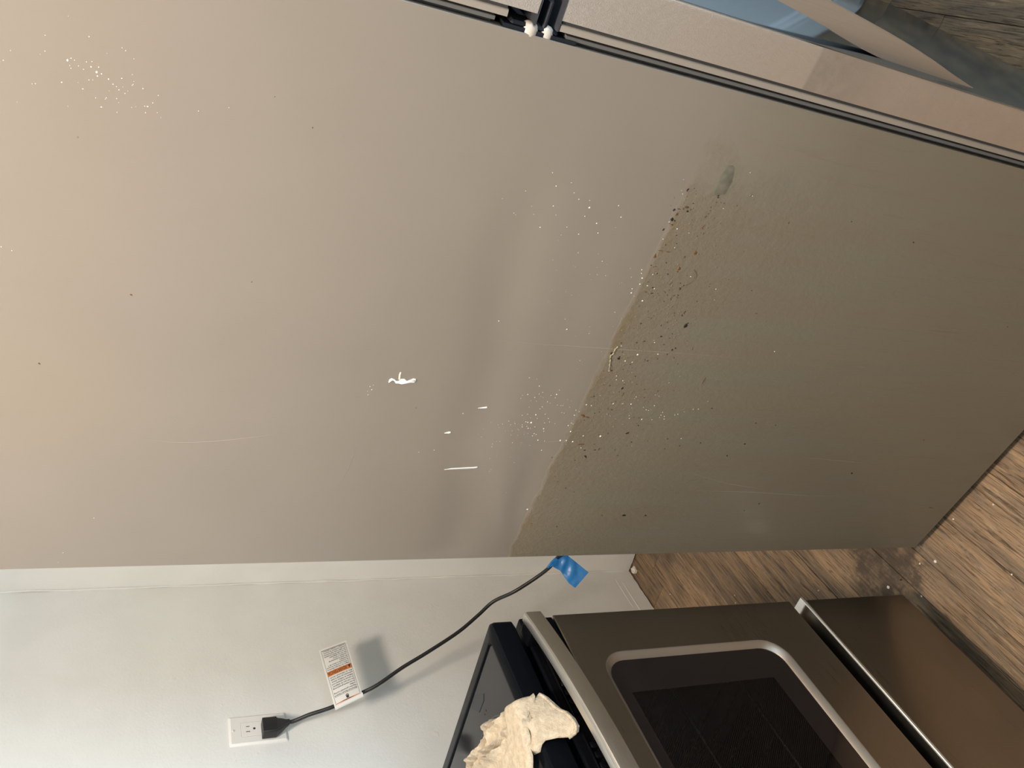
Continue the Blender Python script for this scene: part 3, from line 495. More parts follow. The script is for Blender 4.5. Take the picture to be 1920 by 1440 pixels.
def seg_dist(p, A, B):
    d = (B[0]-A[0], B[1]-A[1]); L = d[0]**2+d[1]**2
    t = max(0, min(1, ((p[0]-A[0])*d[0]+(p[1]-A[1])*d[1])/L))
    return math.hypot(p[0]-A[0]-d[0]*t, p[1]-A[1]-d[1]*t)
def curve_z(C, s):
    C = sorted(C)
    if s <= C[0][0]: return C[0][1]
    for a, b2 in zip(C, C[1:]):
        if s <= b2[0]: t = (s-a[0])/(b2[0]-a[0]); t = t*t*(3-2*t); return a[1]*(1-t)+b2[1]*t
    return C[-1][1]
def panel_h(s, z):
    """outward bulge of the dented side panel, metres"""
    t = z - (curve_z(DENT, s) - 0.022)
    w = 1/(1+math.exp((s-0.56)/0.03))
    h = -0.0022*math.exp(-(t/0.034)**2)*w
    t2 = z - (curve_z(DENT_LOW, s) - 0.004)
    w2 = 1/(1+math.exp((s-0.20)/0.025))
    h += -0.0013*math.exp(-(t2/0.020)**2)*w2
    t3 = z - (curve_z(DENT, s) - 0.11)
    h += -0.0009*math.exp(-(t3/0.030)**2)*w*max(0, 1-abs(s-0.33)/0.3)
    h += 0.0006*math.sin(s*5.2+0.6)*math.sin(z*3.1)
    return h
# side panel: a dented sheet with rolled front and back edges
pb = bmesh.new(); NS, NZ = 90, 330; Z0F, Z1F = 0.03, 1.665
rows = []
for j in range(NZ+1):
    z = Z0F + (Z1F-Z0F)*j/NZ; row = []
    row.append(pb.verts.new((0.012, 0.0, z))); row.append(pb.verts.new((0.0012, -0.0002, z)))
    for i in range(NS+1):
        s = 0.0012 + (D-0.0016)*i/NS
        row.append(pb.verts.new((-panel_h(s, z)*min(1, i/3)*min(1, (NS-i)/3), -s, z)))
    row.append(pb.verts.new((0.0004, -D, z))); row.append(pb.verts.new((0.014, -D, z)))
    rows.append(row)
for A, B in zip(rows, rows[1:]):
    for a, b2, c, d in zip(A, A[1:], B[1:], B): pb.faces.new((a, b2, c, d))
obj('side_panel', pb, M_side, fridge, 28)
cab = boxo('cabinet', (0.0035, -D+0.003, 0.032), (FW, -0.001, 1.664), M_cab, fridge, 0.002, 1)
for x in (0.05, FW-0.05):
    for y in (-0.06, -D+0.05):
        lf = bmesh.new(); bridge(lf, [[(x+r*math.cos(a), y+r*math.sin(a), z) for a in (2*math.pi*k/14 for k in range(14))] for r, z in ((0.018, 0.0005), (0.018, 0.008), (0.007, 0.010), (0.007, 0.035))], True, True)
        obj('leveling_foot', lf, M_blacks, fridge, 40)
boxo('toe_grille', (0.03, -D-0.012, 0.035), (FW-0.03, -D+0.002, 0.075), M_blacks, fridge, 0.002, 1)

def door(name, z0, z1, capz, up=0.0):
    def sheet(s0, s1, w, r, zz0=z0, zz1=z1, m_=None, nm='x', par=None):
        b_ = bmesh.new(); pts = [(w, -s0), (FW-w, -s0)]
        out = []
        for k in range(5):
            a = math.radians(90*k/4); out.append((FW-w-r+r*math.cos(a), -(s1-r)-r*math.sin(a)))
        for k in range(5):
            a = math.radians(90+90*k/4); out.append((w+r+r*math.cos(a), -(s1-r)-r*math.sin(a)))
        prism(b_, pts+out, zz0, zz1, lambda x, y, z: (x, y, z))
        return obj(nm, b_, m_, par, 25)
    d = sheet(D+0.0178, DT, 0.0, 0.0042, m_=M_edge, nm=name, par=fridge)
    # front face takes the mirror-like stainless
    d.data.materials.append(M_front)
    for p in d.data.polygons:
        if p.normal.y < -0.80: p.material_index = 1
    sheet(D+0.0150, D+0.0178, 0.0028, 0.001, z0+up+0.002, z1-0.002, M_gasket_d, 'seam', d)
    sheet(D+0.0088, D+0.0150, 0.0008, 0.0028, z0+up+0.001, z1-0.001, M_liner, 'door_liner', d)
    sheet(D+0.0066, D+0.0088, 0.009, 0.0004, z0+up+0.012, z1-0.012, M_gasket_d, 'gasket_lip', d)
    sheet(D+0.0032, D+0.0066, 0.0035, 0.0010, z0+up+0.010, z1-0.010, M_gasket, 'gasket', d)
    sheet(D+0.0002, D+0.0032, 0.0085, 0.0004, z0+up+0.012, z1-0.012, M_gasket_d, 'gasket_bellows', d)
    c_ = sheet(D+0.0082, DT-0.0012, 0.0006, 0.0045, capz[0], capz[1], M_capg, 'end_cap', d)
    return d
ZG = 1.0823
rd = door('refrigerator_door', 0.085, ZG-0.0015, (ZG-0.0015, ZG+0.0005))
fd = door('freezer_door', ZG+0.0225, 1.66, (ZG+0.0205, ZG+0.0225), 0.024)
boxo('centre_rail', (0.002, -D-0.0035, ZG-0.022), (FW-0.002, -D+0.004, ZG+0.048), M_hinge, fridge)
# black hinge plate and the two cap plugs
hp = bmesh.new(); box(hp, (0.004, -D-0.030, ZG+0.008), (0.075, -D-0.003, ZG+0.0125), 0.0015, 1)
box(hp, (0.003, -D-0.0075, ZG-0.004), (0.030, -D-0.003, ZG+0.042), 0.002, 1)
obj('hinge_plate', hp, M_hinge, fridge, 30)
for k, (zc, rr_) in enumerate(((ZG+0.0225, 0.0080), (ZG+0.0065, 0.0068))):
    kb = bmesh.new(); yb_ = -D-0.0015
    bridge(kb, [[(0.0078+rr_*q*math.cos(a), yb_-h, zc+rr_*q*math.sin(a)) for a in (2*math.pi*t/20 for t in range(20))] for q, h in ((1.0, -0.003), (1.0, 0.0015), (0.96, 0.0035), (0.8, 0.0058), (0.5, 0.0073), (0.12, 0.0079))], True, True)
    obj('hole_plug', kb, M_plug, fridge, 60)
# arched door handle, merging into the door at its foot
hb = bmesh.new()
outer = [(0.0008, 0.560), (0.0075, 0.600), (0.0150, 0.640), (0.0225, 0.690), (0.0290, 0.745), (0.0345, 0.800), (0.0400, 0.870), (0.0430, 0.930), (0.0400, 0.985), (0.0280, 1.030), (0.0090, 1.058)]
inner = [(-0.0035, 0.560), (-0.0035, 0.600), (-0.0030, 0.640), (-0.0010, 0.690), (0.0045, 0.745), (0.0130, 0.800), (0.0215, 0.870), (0.0255, 0.930), (0.0225, 0.985), (0.0080, 1.030), (-0.0035, 1.058)]
po = smooth_path([(a, z, 0) for a, z in outer], 5); pi_ = smooth_path([(a, z, 0) for a, z in inner], 5)
loops = []
for o_, i_ in zip(po, pi_):
    w0, w1 = 0.0365, 0.0620; yo, yi = -DT-o_.x, -DT-i_.x; r = min(0.0022, max(0.0004, (o_.x-i_.x)*0.3))
    zo, zi = o_.y, i_.y; zm = (zo+zi)/2
    loops.append([(w0, yi, zi), (w0, yo+r, zo), (w0+r*0.3, yo+r*0.3, zo), (w0+r, yo, zo), (w1-r, yo, zo), (w1-r*0.3, yo+r*0.3, zo), (w1, yo+r, zo), (w1, yi, zi)])
bridge(hb, loops, True, True)
obj('handle', hb, M_grip, rd, 35)

# marks on the side: real little lumps on the panel
def surf(s, z, out=0.0): return (-panel_h(s, z)-out, -s, z)
def blob(bm, s, z, ax, az, bx, bz, th, n=7, jag=0.18):
    rings = []
    js = [1+jag*R.uniform(-1, 1) for _ in range(n)]
    for q, h in ((1.0, 0.00001), (0.72, th*0.75), (0.3, th)):
        L = []
        for k in range(n):
            a = 2*math.pi*k/n; c, d = math.cos(a)*js[k]*q, math.sin(a)*js[k]*q
            L.append(surf(s+ax*c+bx*d, z+az*c+bz*d, h))
        rings.append(L)
    bridge(bm, rings, False, True)
sb = bmesh.new()
for s, z, rz_, rs in WHITE: blob(sb, s, z, rs*1.12e-4, 0, 0, rz_*1.12e-4, min(rs, rz_)*0.45e-4, 7, 0.15)
def scatter(bm, n, c, sd, rr, th=0.4, keep=None):
    for _ in range(n):
        s, z = R.gauss(c[0], sd[0]), R.gauss(c[1], sd[1])
        if keep and not keep(s, z): continue
        if not (0.005 < s < D-0.01 and 0.04 < z < 1.6): continue
        r = R.uniform(*rr); blob(bm, s, z, r*R.uniform(0.7, 1.3), 0, 0, r*R.uniform(0.7, 1.3), r*th, 6, 0.3)
scatter(sb, 60, (0.26, 0.955), (0.035, 0.025), (0.0002, 0.0005))
scatter(sb, 40, (0.46, 0.93), (0.06, 0.03), (0.0002, 0.00045))
scatter(sb, 30, (0.59, 1.42), (0.012, 0.03), (0.0002, 0.0005))
scatter(sb, 40, (0.30, 0.83), (0.06, 0.035), (0.0002, 0.0005))
tag(obj('paint_spatter', sb, M_spat, fridge), 'fine white paint spatter', kind='stuff')
for ci, nm in enumerate(('black_crumb', 'brown_crumb', 'rust_crumb', 'grease_lump')):
    gb = bmesh.new()
    for s, z, ax, az, bx, bz, col in GRIME:
        if col == ci:
            sz_ = min(math.hypot(ax, az), math.hypot(bx, bz))*1e-4
            blob(gb, s, z, ax*1.45e-4, az*1.45e-4, bx*1.45e-4, bz*1.45e-4, min(0.0012, sz_*(0.5 if ci < 3 else 0.15)), 8, 0.28 if ci < 3 else 0.1)
    below = lambda s, z: z < 0.880 and s < 0.62
    if ci == 0: scatter(gb, 26, (0.42, 0.835), (0.10, 0.035), (0.0003, 0.0007), 0.5, below); scatter(gb, 12, (0.2, 0.8), (0.1, 0.05), (0.0003, 0.0006), 0.5, below)
    if ci == 1: scatter(gb, 90, (0.45, 0.85), (0.11, 0.03), (0.0002, 0.0006), 0.5, below); scatter(gb, 70, (0.22, 0.81), (0.12, 0.06), (0.0002, 0.0005), 0.5, below)
    if ci == 3: scatter(gb, 300, (0.42, 0.84), (0.13, 0.035), (0.0004, 0.0013), 0.35, below); scatter(gb, 120, (0.25, 0.76), (0.14, 0.07), (0.0004, 0.0012), 0.3, below)
    tag(obj(nm, gb, M_gk[ci], fridge, 60 if ci == 3 else None), kind='stuff')
def poly_lump(name, pts, th, mt, parent=fridge):
    b_ = bmesh.new(); cx_ = sum(p[0] for p in pts)/len(pts); cz_ = sum(p[1] for p in pts)/len(pts)
    bridge(b_, [[surf(s, z, 0.00002) for s, z in pts], [surf(s*0.9+cx_*0.1, z*0.97+cz_*0.03, th) for s, z in pts]], False, True)
    bmesh.ops.triangulate(b_, faces=[f for f in b_.faces if len(f.verts) > 4])
    return obj(name, b_, mt, parent, 60)
tag(poly_lump('paint_smear', SMEAR, 0.0009, M_white), 'thick white wave-shaped paint smear')
poly_lump('paint_smear', SMEAR_TAIL, 0.0003, M_spat)
for P_ in STREAKS: poly_lump('paint_streak', P_, 0.0006, M_white)
poly_lump('grease_patch', PATCH, 0.00012, simple('patch_green', (0.105, 0.100, 0.074), 0.5, var=(110, (0.150, 0.134, 0.100))))
for P_ in SCRATCHES:
    b_ = bmesh.new(); pp = smooth_path([(s, z, 0) for s, z in P_], 8)
    sweep(b_, [surf(p.x, p.y, 0.00005) for p in pp], lambda t: 0.00003+0.00018*math.sin(math.pi*min(1, max(0, t))), 5, 0.5)
    obj('scratch', b_, M_scratch, fridge)
b_ = bmesh.new(); pp = smooth_path([(s, z, 0) for s, z in STRAND], 5)
sweep(b_, [surf(p.x, p.y+0.0004*math.sin(i*1.9), 0.0005) for i, p in enumerate(pp)], lambda t: 0.0008+0.0003*math.sin(t*40), 6)
tag(obj('glue_strand', b_, simple('strand_tan', (0.26, 0.215, 0.135), 0.5), fridge, 60), 'thin tan strand of dried glue')
b_ = bmesh.new(); sweep(b_, [surf(p.x, p.y, 0.0003) for p in smooth_path([(s, z, 0) for s, z in HAIR], 5)], 0.0002, 5)
obj('hair', b_, M_gk[1], fridge)

# ------------------------------------------------------------------ range
RX0, RX1, RY, RB = 0.022, 0.779, 0.7865, 1.437
rng = tag(empty('range', (0, 0, 0)), 'stainless and black electric range with glass cooktop beside the refrigerator', 'range')
bb_ = bmesh.new()
# body shell: sides, back, bottom, and the frame around the oven cavity
for a, b2 in (((RX0, RY+0.045, 0.03), (RX0+0.05, RB, 0.878)), ((RX1-0.05, RY+0.045, 0.03), (RX1-0.001, RB, 0.878)), ((RX0+0.05, RB-0.06, 0.03), (RX1-0.05, RB, 0.878)),
              ((RX0+0.05, RY+0.045, 0.03), (RX1-0.05, RB-0.06, 0.40)), ((RX0+0.05, RY+0.045, 0.80), (RX1-0.05, RB-0.06, 0.878))):
    box(bb_, a, b2)
obj('range_body', bb_, M_blacks, rng)
for x in (RX0+0.05, RX1-0.05):
    for y in (RY+0.08, RB-0.06):
        lf = bmesh.new(); bridge(lf, [[(x+r*math.cos(a), y+r*math.sin(a), z) for a in (2*math.pi*k/14 for k in range(14))] for r, z in ((0.016, 0.0005), (0.016, 0.008), (0.008, 0.010), (0.008, 0.032))], True, True)
        obj('leveling_foot', lf, M_blacks, rng, 40)
cv = bmesh.new(); ca, cb2 = (RX0+0.052, RY+0.046, 0.402), (RX1-0.052, RB-0.062, 0.798)
vs = {}
for i, x in enumerate((ca[0], cb2[0])):
    for j, y in enumerate((ca[1], cb2[1])):
        for k, z in enumerate((ca[2], cb2[2])): vs[i, j, k] = cv.verts.new((x, y, z))
for q in (((0,0,0),(0,1,0),(0,1,1),(0,0,1)), ((1,0,0),(1,0,1),(1,1,1),(1,1,0)), ((0,1,0),(1,1,0),(1,1,1),(0,1,1)), ((0,0,0),(1,0,0),(1,1,0),(0,1,0)), ((0,0,1),(0,1,1),(1,1,1),(1,0,1))):
    cv.faces.new([vs[p] for p in q])
obj('oven_cavity', cv, M_cav, rng)
for zr in (0.50, 0.63):
    rk = bmesh.new(); xa, xb, ya_, yb_ = RX0+0.075, RX1-0.075, RY+0.07, RB-0.09
    fr_ = rrect(xa, ya_, xb, yb_, 0.03, 5)
    sweep(rk, [(x, y, zr) for x, y in fr_] + [(fr_[0][0], fr_[0][1], zr)], 0.0030, 6)
    for k in range(13):
        x = xa+0.03+(xb-xa-0.06)*k/12; sweep(rk, [(x, ya_, zr), (x, yb_, zr)], 0.0017, 5)
    for y in (ya_+0.18, ya_+0.36): sweep(rk, [(xa, y, zr-0.004), (xb, y, zr-0.004)], 0.0028, 5)
    obj('oven_rack', rk, M_wire, rng, 60)
# cooktop: black rim with a sunken glass sheet
ck = bmesh.new(); YC = 0.7885
o1 = rrect(RX0, YC, RX1, RB-0.002, 0.012, 6)
def ins(d, z, r): return [(x, y, z) for x, y in rrect(RX0+d, YC+d, RX1-d, RB-0.002-d, r, 6)]
bridge(ck, [ins(0.004, 0.879, 0.010), ins(0.0, 0.883, 0.012), ins(0.0, 0.909, 0.012), ins(0.0012, 0.9135, 0.012), ins(0.005, 0.9155, 0.010),
            ins(0.0165, 0.9155, 0.010), ins(0.0190, 0.9165, 0.010), ins(0.0205, 0.9160, 0.010), ins(0.0215, 0.9130, 0.011)], True, True)
ct = obj('cooktop', ck, M_black, rng, 40)
gs = bmesh.new(); bridge(gs, [ins(0.0225, 0.9115, 0.011), ins(0.0225, 0.9140, 0.011), ins(0.0235, 0.9145, 0.011)], True, True)
obj('glass_surface', gs, M_ceram, ct, 30)
for (xa, ya_), rr_ in (((0.60, 0.93), 0.10), ((0.20, 0.93), 0.08), ((0.60, 1.25), 0.08), ((0.20, 1.25), 0.10)):
    br = bmesh.new(); bridge(br, [[(xa+q*math.cos(a), ya_+q*math.sin(a), 0.9147) for a in (2*math.pi*k/48 for k in range(48))] for q in (rr_-0.0008, rr_+0.0008)])
    obj('burner_ring', br, simple('burner_print', (0.030, 0.030, 0.032), 0.3), ct)
pm = bmesh.new(); prism(pm, [(0.725, 0.893), (0.731, 0.885), (0.753, 0.912), (0.752, 0.938), (0.726, 0.918)], 0.9146, 0.9150, lambda x, y, z: (x, y, z)); obj('dark_mark', pm, M_mark, ct)  # small flat black mark lying on the cooktop glass
for (x, y) in ((0.7115, 0.905), (0.7120, 0.8975)):
    pm = bmesh.new(); bridge(pm, [[(x+q*math.cos(a), y+q*math.sin(a), h) for a in (2*math.pi*k/9 for k in range(9))] for q, h in ((0.0014, 0.9146), (0.0012, 0.9152))], False, True); obj('burnt_spot', pm, M_mark, ct)
# oven door
door_o = bmesh.new(); ZD0, ZD1 = 0.357, 0.8145
OX0, OX1 = RX0+0.001, RX1-0.0005
WXa, WXb, WZa, WZb = RX0+0.079, RX1-0.079, 0.444, 0.7765
def dl(x0, z0, x1, z1, r, y): return [(x, y, z) for x, z in rrect(x0, z0, x1, z1, r, 7)]
YD = RY
bridge(door_o, [dl(OX0, ZD0, OX1, ZD1, 0.0015, YD+0.04), dl(OX0, ZD0, OX1, ZD1, 0.0015, YD+0.0012), dl(OX0+0.0012, ZD0+0.0012, OX1-0.0012, ZD1-0.0012, 0.0015, YD),
                dl(WXa, WZa, WXb, WZb, 0.040, YD)], False, False)
odoor = obj('oven_door', door_o, M_rng, rng, 25)
bv = bmesh.new()
bridge(bv, [dl(WXa, WZa, WXb, WZb, 0.040, YD), dl(WXa+0.002, WZa+0.002, WXb-0.002, WZb-0.002, 0.039, YD+0.0004), dl(WXa+0.0085, WZa+0.0085, WXb-0.0085, WZb-0.0085, 0.034, YD+0.0070), dl(WXa+0.0095, WZa+0.0095, WXb-0.0095, WZb-0.0095, 0.033, YD+0.0085)])
obj('window_bevel', bv, M_bev, odoor, 50)
gx0, gx1, gz0, gz1 = WXa+0.0092, WXb-0.0092, WZa+0.0092, WZb-0.0092
fg = bmesh.new(); SX0, SX1, SZ0, SZ1 = RX0+0.145, RX1-0.145, 0.497, 0.749
bridge(fg, [dl(gx0, gz0, gx1, gz1, 0.033, YD+0.0085), dl(SX0, SZ0, SX1, SZ1, 0.001, YD+0.0085)])
obj('glass_border', fg, M_frit, odoor)
sg = bmesh.new(); sg.faces.new([sg.verts.new(p) for p in ((SX0, YD+0.0086, SZ0), (SX1, YD+0.0086, SZ0), (SX1, YD+0.0086, SZ1), (SX0, YD+0.0086, SZ1))])
obj('window_glass', sg, M_scr, odoor)
# black top of the door with cooling louvers
tt = bmesh.new(); box(tt, (OX0+0.001, YD+0.0015, ZD1+0.0005), (OX1-0.001, YD+0.045, 0.8705), 0.0035, 3); box(tt, (OX0+0.003, YD-0.0018, 0.8565), (OX1-0.003, YD+0.004, 0.8590), 0.0008, 1)
top_b = obj('door_top', tt, M_black, odoor, 35)
for x0_ in (0.652, 0.556, 0.46, 0.364, 0.268, 0.172):
    for k in range(4):
        x = x0_ - k*0.0145
        lv = bmesh.new(); box(lv, (x-0.0045, YD-0.0030, 0.8455), (x+0.0045, YD+0.003, 0.8555), 0.0022, 2); obj('vent_louver', lv, M_black, top_b, 50)
# bowed handle bar
def hy(x): return 0.7165 + 0.036*abs((x-0.4005)/0.3525)**2.2
hbm = bmesh.new(); loops = []
N_ = 60; x_a, x_b = 0.0480, 0.7530
for i in range(N_+1):
    x = x_a+(x_b-x_a)*i/N_; y = hy(x); z1_, z0_ = 0.8800, 0.8530; dp = 0.016
    prof_ = [(0, z0_+0.002), (0, z1_-0.0050), (0.0008, z1_-0.0022), (0.0028, z1_-0.0005), (0.0055, z1_), (dp, z1_-0.001), (dp, z0_+0.002), (dp-0.003, z0_), (0.003, z0_)]
    loops.append([(x, y+a, z) for a, z in prof_])
bridge(hbm, loops, True, True)
hd_ = obj('handle', hbm, M_bar, odoor, 30)
for xs_ in (1, -1):
    xe = 0.4005+xs_*0.3525
    mb_ = bmesh.new(); a, b2 = sorted((xe-xs_*0.001, xe-xs_*0.030)); box(mb_, (a, hy(xe)+0.010, 0.8555), (b2, YD+0.004, 0.8775), 0.002, 2); obj('handle_mount', mb_, M_black, hd_, 40)
# storage drawer and its lip handle
ZR0, ZR1 = 0.0808, 0.3400
dr = boxo('storage_drawer', (OX0, RY, ZR0), (OX1, RY+0.05, 0.326), M_rng, rng, 0.0012, 2)
lipb = bmesh.new(); pr = [(0.0, 0.3235), (-0.0035, 0.3250), (-0.0078, 0.3290), (-0.0085, 0.3320), (-0.0070, 0.3338), (-0.0035, 0.3345), (0.010, 0.3355), (0.026, 0.3365), (0.026, 0.3300), (0.0, 0.3235+0.002)]
bridge(lipb, [[(x, RY+a, z) for a, z in pr] for x in (OX0, OX1)], True, True)
obj('lip_handle', lipb, simple('lip_chrome', (0.72, 0.71, 0.68), 0.16, 1.0), dr, 40)
boxo('kick_plate', (RX0+0.01, RY+0.05, 0.012), (RX1-0.01, RY+0.06, 0.085), M_blacks, rng)

# ------------------------------------------------------------------ towel
def tz(y): return 0.9172 if y > 0.787 else max(0.8785, 0.9172-(0.787-y)*1.6)
def cloth(bm, poly, lift, th, seedv, folds=(), amp=0.002, edge=0.006):
    pts = []; L = len(poly)
    for i in range(L):
        a, b2 = poly[i], poly[(i+1) % L]; n = max(1, int(math.hypot(b2[0]-a[0], b2[1]-a[1])/0.0035))
        for k in range(n):
            t = k/n; j = 0.0005*noise.noise(Vector((a[0]*300+k*1.7, a[1]*300, seedv)))
            pts.append(Vector((a[0]+(b2[0]-a[0])*t+j, a[1]+(b2[1]-a[1])*t+j)))
    nb = len(pts)
    xs = [p.x for p in pts]; ys = [p.y for p in pts]
    st = 0.0036; x = min(xs)
    def inside(p):
        c = False
        for i in range(L):
            a, b2 = poly[i], poly[(i+1) % L]
            if (a[1] > p[1]) != (b2[1] > p[1]) and p[0] < (b2[0]-a[0])*(p[1]-a[1])/(b2[1]-a[1])+a[0]: c = not c
        return c
    def edist(p): return min(seg_dist(p, poly[i], poly[(i+1) % L]) for i in range(L))
    while x < max(xs):
        y = min(ys)
        while y < max(ys):
            q = (x+R.uniform(-0.0006, 0.0006), y+R.uniform(-0.0006, 0.0006))
            if inside(q) and edist(q) > 0.002: pts.append(Vector(q))
            y += st
        x += st
    vo, _, fo, *_r = delaunay_2d_cdt(pts, [], [list(range(nb))], 1, 1e-6)
    def top(p):
        e = edist(p)
        h = th*(1-math.exp(-e/edge*2.2)) + amp*noise.noise(Vector((p[0]*38, p[1]*38, seedv))) + amp*0.6*noise.noise(Vector((p[0]*95, p[1]*95, seedv+4)))
        for F_ in folds:
            dd = min(seg_dist(p, a, b2) for a, b2 in zip(F_, F_[1:]))
            h += 0.0075*math.exp(-((dd-0.0045)/0.0035)**2) - 0.0080*math.exp(-(dd/0.0020)**2)
        return max(h, 0.0004)
    up_, dn = [], []
    for v in vo:
        p = (v.x, v.y); up_.append(bm.verts.new((v.x, v.y, tz(v.y)+lift+top(p))))
        dn.append(bm.verts.new((v.x, v.y, tz(v.y)+lift-0.0005)))
    cnt = {}
    for f in fo:
        bm.faces.new([up_[i] for i in f]); bm.faces.new([dn[i] for i in reversed(f)])
        for a, b2 in zip(f, list(f[1:])+[f[0]]): cnt[(a, b2)] = 1
    for (a, b2) in cnt:
        if (b2, a) not in cnt:
            try: bm.faces.new((up_[b2], up_[a], dn[a], dn[b2]))
            except ValueError: pass
tb = bmesh.new()
cloth(tb, TOWEL_A, 0.0, 0.012, 3.0, TOWEL_FOLDS + [[(0.6560, 0.9300), (0.6380, 0.8950), (0.6300, 0.8700)], [(0.6900, 0.9650), (0.6700, 0.9100)]], 0.0045, 0.008)
cloth(tb, TOWEL_C, 0.0, 0.0075, 9.0, ([(0.625, 0.790), (0.612, 0.785), (0.600, 0.783)],), 0.0018, 0.004)
cloth(tb, TOWEL_B, 0.0085, 0.0070, 5.0, (), 0.0016, 0.0022)
towel = tag(obj('towel', tb, M_cloth, None, 60), 'crumpled cream cotton rag lying over the cooktop edge', 'towel')
fz = bmesh.new()                                             # frayed threads on the hem
C_ = TOWEL_C
for k in range(70):
    i = R.choice(range(2, 9)); t = R.random(); a, b2 = C_[i], C_[i+1]
    x, y = a[0]+(b2[0]-a[0])*t, a[1]+(b2[1]-a[1])*t; z = tz(y)+0.003; dx_, dy_ = R.uniform(-0.004, 0.001), R.uniform(-0.003, 0.0005)
    sweep(fz, [(x, y, z), (x+dx_*0.5, y+dy_*0.5, z+0.001), (x+dx_*R.uniform(0.5, 1), y+dy_, z+R.uniform(0, 0.003))], 0.00028, 4)
tag(obj('frayed_thread', fz, M_cloth, towel), kind='stuff')
hm = bmesh.new()                                             # rolled hem bead
sweep(hm, [(p.x+0.0006, p.y+0.0012, tz(p.y)+0.0035) for p in smooth_path([(x, y, 0) for x, y in TOWEL_C[1:10]], 6)], 0.0021, 7)
obj('hem', hm, M_cloth, towel, 60)

# ------------------------------------------------------------------ outlet, plug, cord, tag, tape
OXc, OZc = 1.1601, 1.129
outl = tag(empty('wall_outlet', (OXc, WY, OZc)), 'white double wall outlet on the pale wall above the range corner', 'outlet')
def plate(hx, hz, y0, y1, r, bev):
    b_ = bmesh.new()
    f = lambda hx_, hz_, y, r_: [(x, -y, z) for x, z in rrect(-hx_, -hz_, hx_, hz_, r_, 4)]
    bridge(b_, [f(hx, hz, y0, r), f(hx, hz, y0+(y1-y0)*0.35, r), f(hx-bev, hz-bev, y1, max(r-bev*0.5, 0.0005))], True, True)
    return b_
obj('cover_plate', plate(0.035, 0.0572, 0.0002, 0.0048, 0.003, 0.0040), M_plate, outl, 20)
gp = bmesh.new(); bridge(gp, [[(x, -0.00492, z) for x, z in rrect(-0.0172, -0.0340, 0.0172, 0.0340, 0.001, 3)]], True); obj('insert_gap', gp, simple('gap_grey', (0.30, 0.29, 0.27), 0.8), outl)
obj('receptacle', plate(0.0166, 0.0334, 0.0046, 0.0058, 0.0008, 0.0004), M_plate, outl, 20)
for zc in (0.0165, -0.0165):
    for xs_, hz_ in ((-0.0062, 0.0040), (0.0062, 0.0034)):
        boxo('slot', (xs_-0.0008, -0.00595, zc+0.004-hz_), (xs_+0.0008, -0.0056, zc+0.004+hz_), M_slot, outl)
    gh = bmesh.new(); bridge(gh, [[(0.0026*math.cos(a), -0.00595, zc-0.0085+0.0026*math.sin(a)) for a in (2*math.pi*k/12 for k in range(12))], [(0.0026*math.cos(a), -0.0056, zc-0.0085+0.0026*math.sin(a)) for a in (2*math.pi*k/12 for k in range(12))]], True, True)
    obj('ground_hole', gh, M_slot, outl)
for zc in (0.0482, -0.0482):
    sw = bmesh.new(); bridge(sw, [[(q*math.cos(a), -h, zc+q*math.sin(a)) for a in (2*math.pi*k/14 for k in range(14))] for q, h in ((0.0030, 0.0046), (0.0030, 0.0052), (0.0022, 0.0057))], True, True)
    s_ = obj('screw', sw, M_plate, outl, 30); boxo('screw_slot', (-0.0024, -0.00576, zc-0.0003), (0.0024, -0.0054, zc+0.0003), M_slot, s_)

cord = tag(empty('power_cord', (1.143, WY-0.03, 1.10)), 'black power cord plugged into the wall outlet and running behind the refrigerator', 'cord')
org = Vector(cord.location)
def rel(p): return Vector(p)-org
pg = bmesh.new()                                             # flat angled plug: body, shoulders, neck
def pl(x0, x1, y0, y1, z, r): return [Vector((x, y, z))-org for x, y in rrect(x0, y0, x1, y1, r, 4)]
yw = WY-0.0075
bridge(pg, [pl(1.1295, 1.1650, yw-0.0235, yw, 1.1240, 0.003), pl(1.1290, 1.1655, yw-0.0240, yw, 1.1225, 0.004), pl(1.1290, 1.1655, yw-0.0240, yw, 1.0965, 0.004), pl(1.1300, 1.1620, yw-0.0245, yw-0.001, 1.0955, 0.004),
            pl(1.1310, 1.1600, yw-0.0250, yw-0.003, 1.0930, 0.004), pl(1.1335, 1.1570, yw-0.0270, yw-0.007, 1.0870, 0.004), pl(1.1375, 1.1520, yw-0.0290, yw-0.014, 1.0790, 0.004), pl(1.1395, 1.1500, yw-0.0310, yw-0.0205, 1.0720, 0.0040)], True, True)
obj('plug', pg, M_cord, cord, 35)
cm_ = bmesh.new(); path = smooth_path([(1.1445, yw-0.0255, 1.0740), (1.1450, 1.4115, 1.0620)] + [tuple(p) for p in CORD[3:]] + [(1.10, 0.86, 0.60), (1.06, 0.76, 0.55), (1.05, 0.705, 0.42), (1.05, 0.70, 0.30)], 7)
sweep(cm_, [rel(p) for p in path], 0.0043, 10, 0.8)
obj('cable', cm_, M_cord, cord, 70)

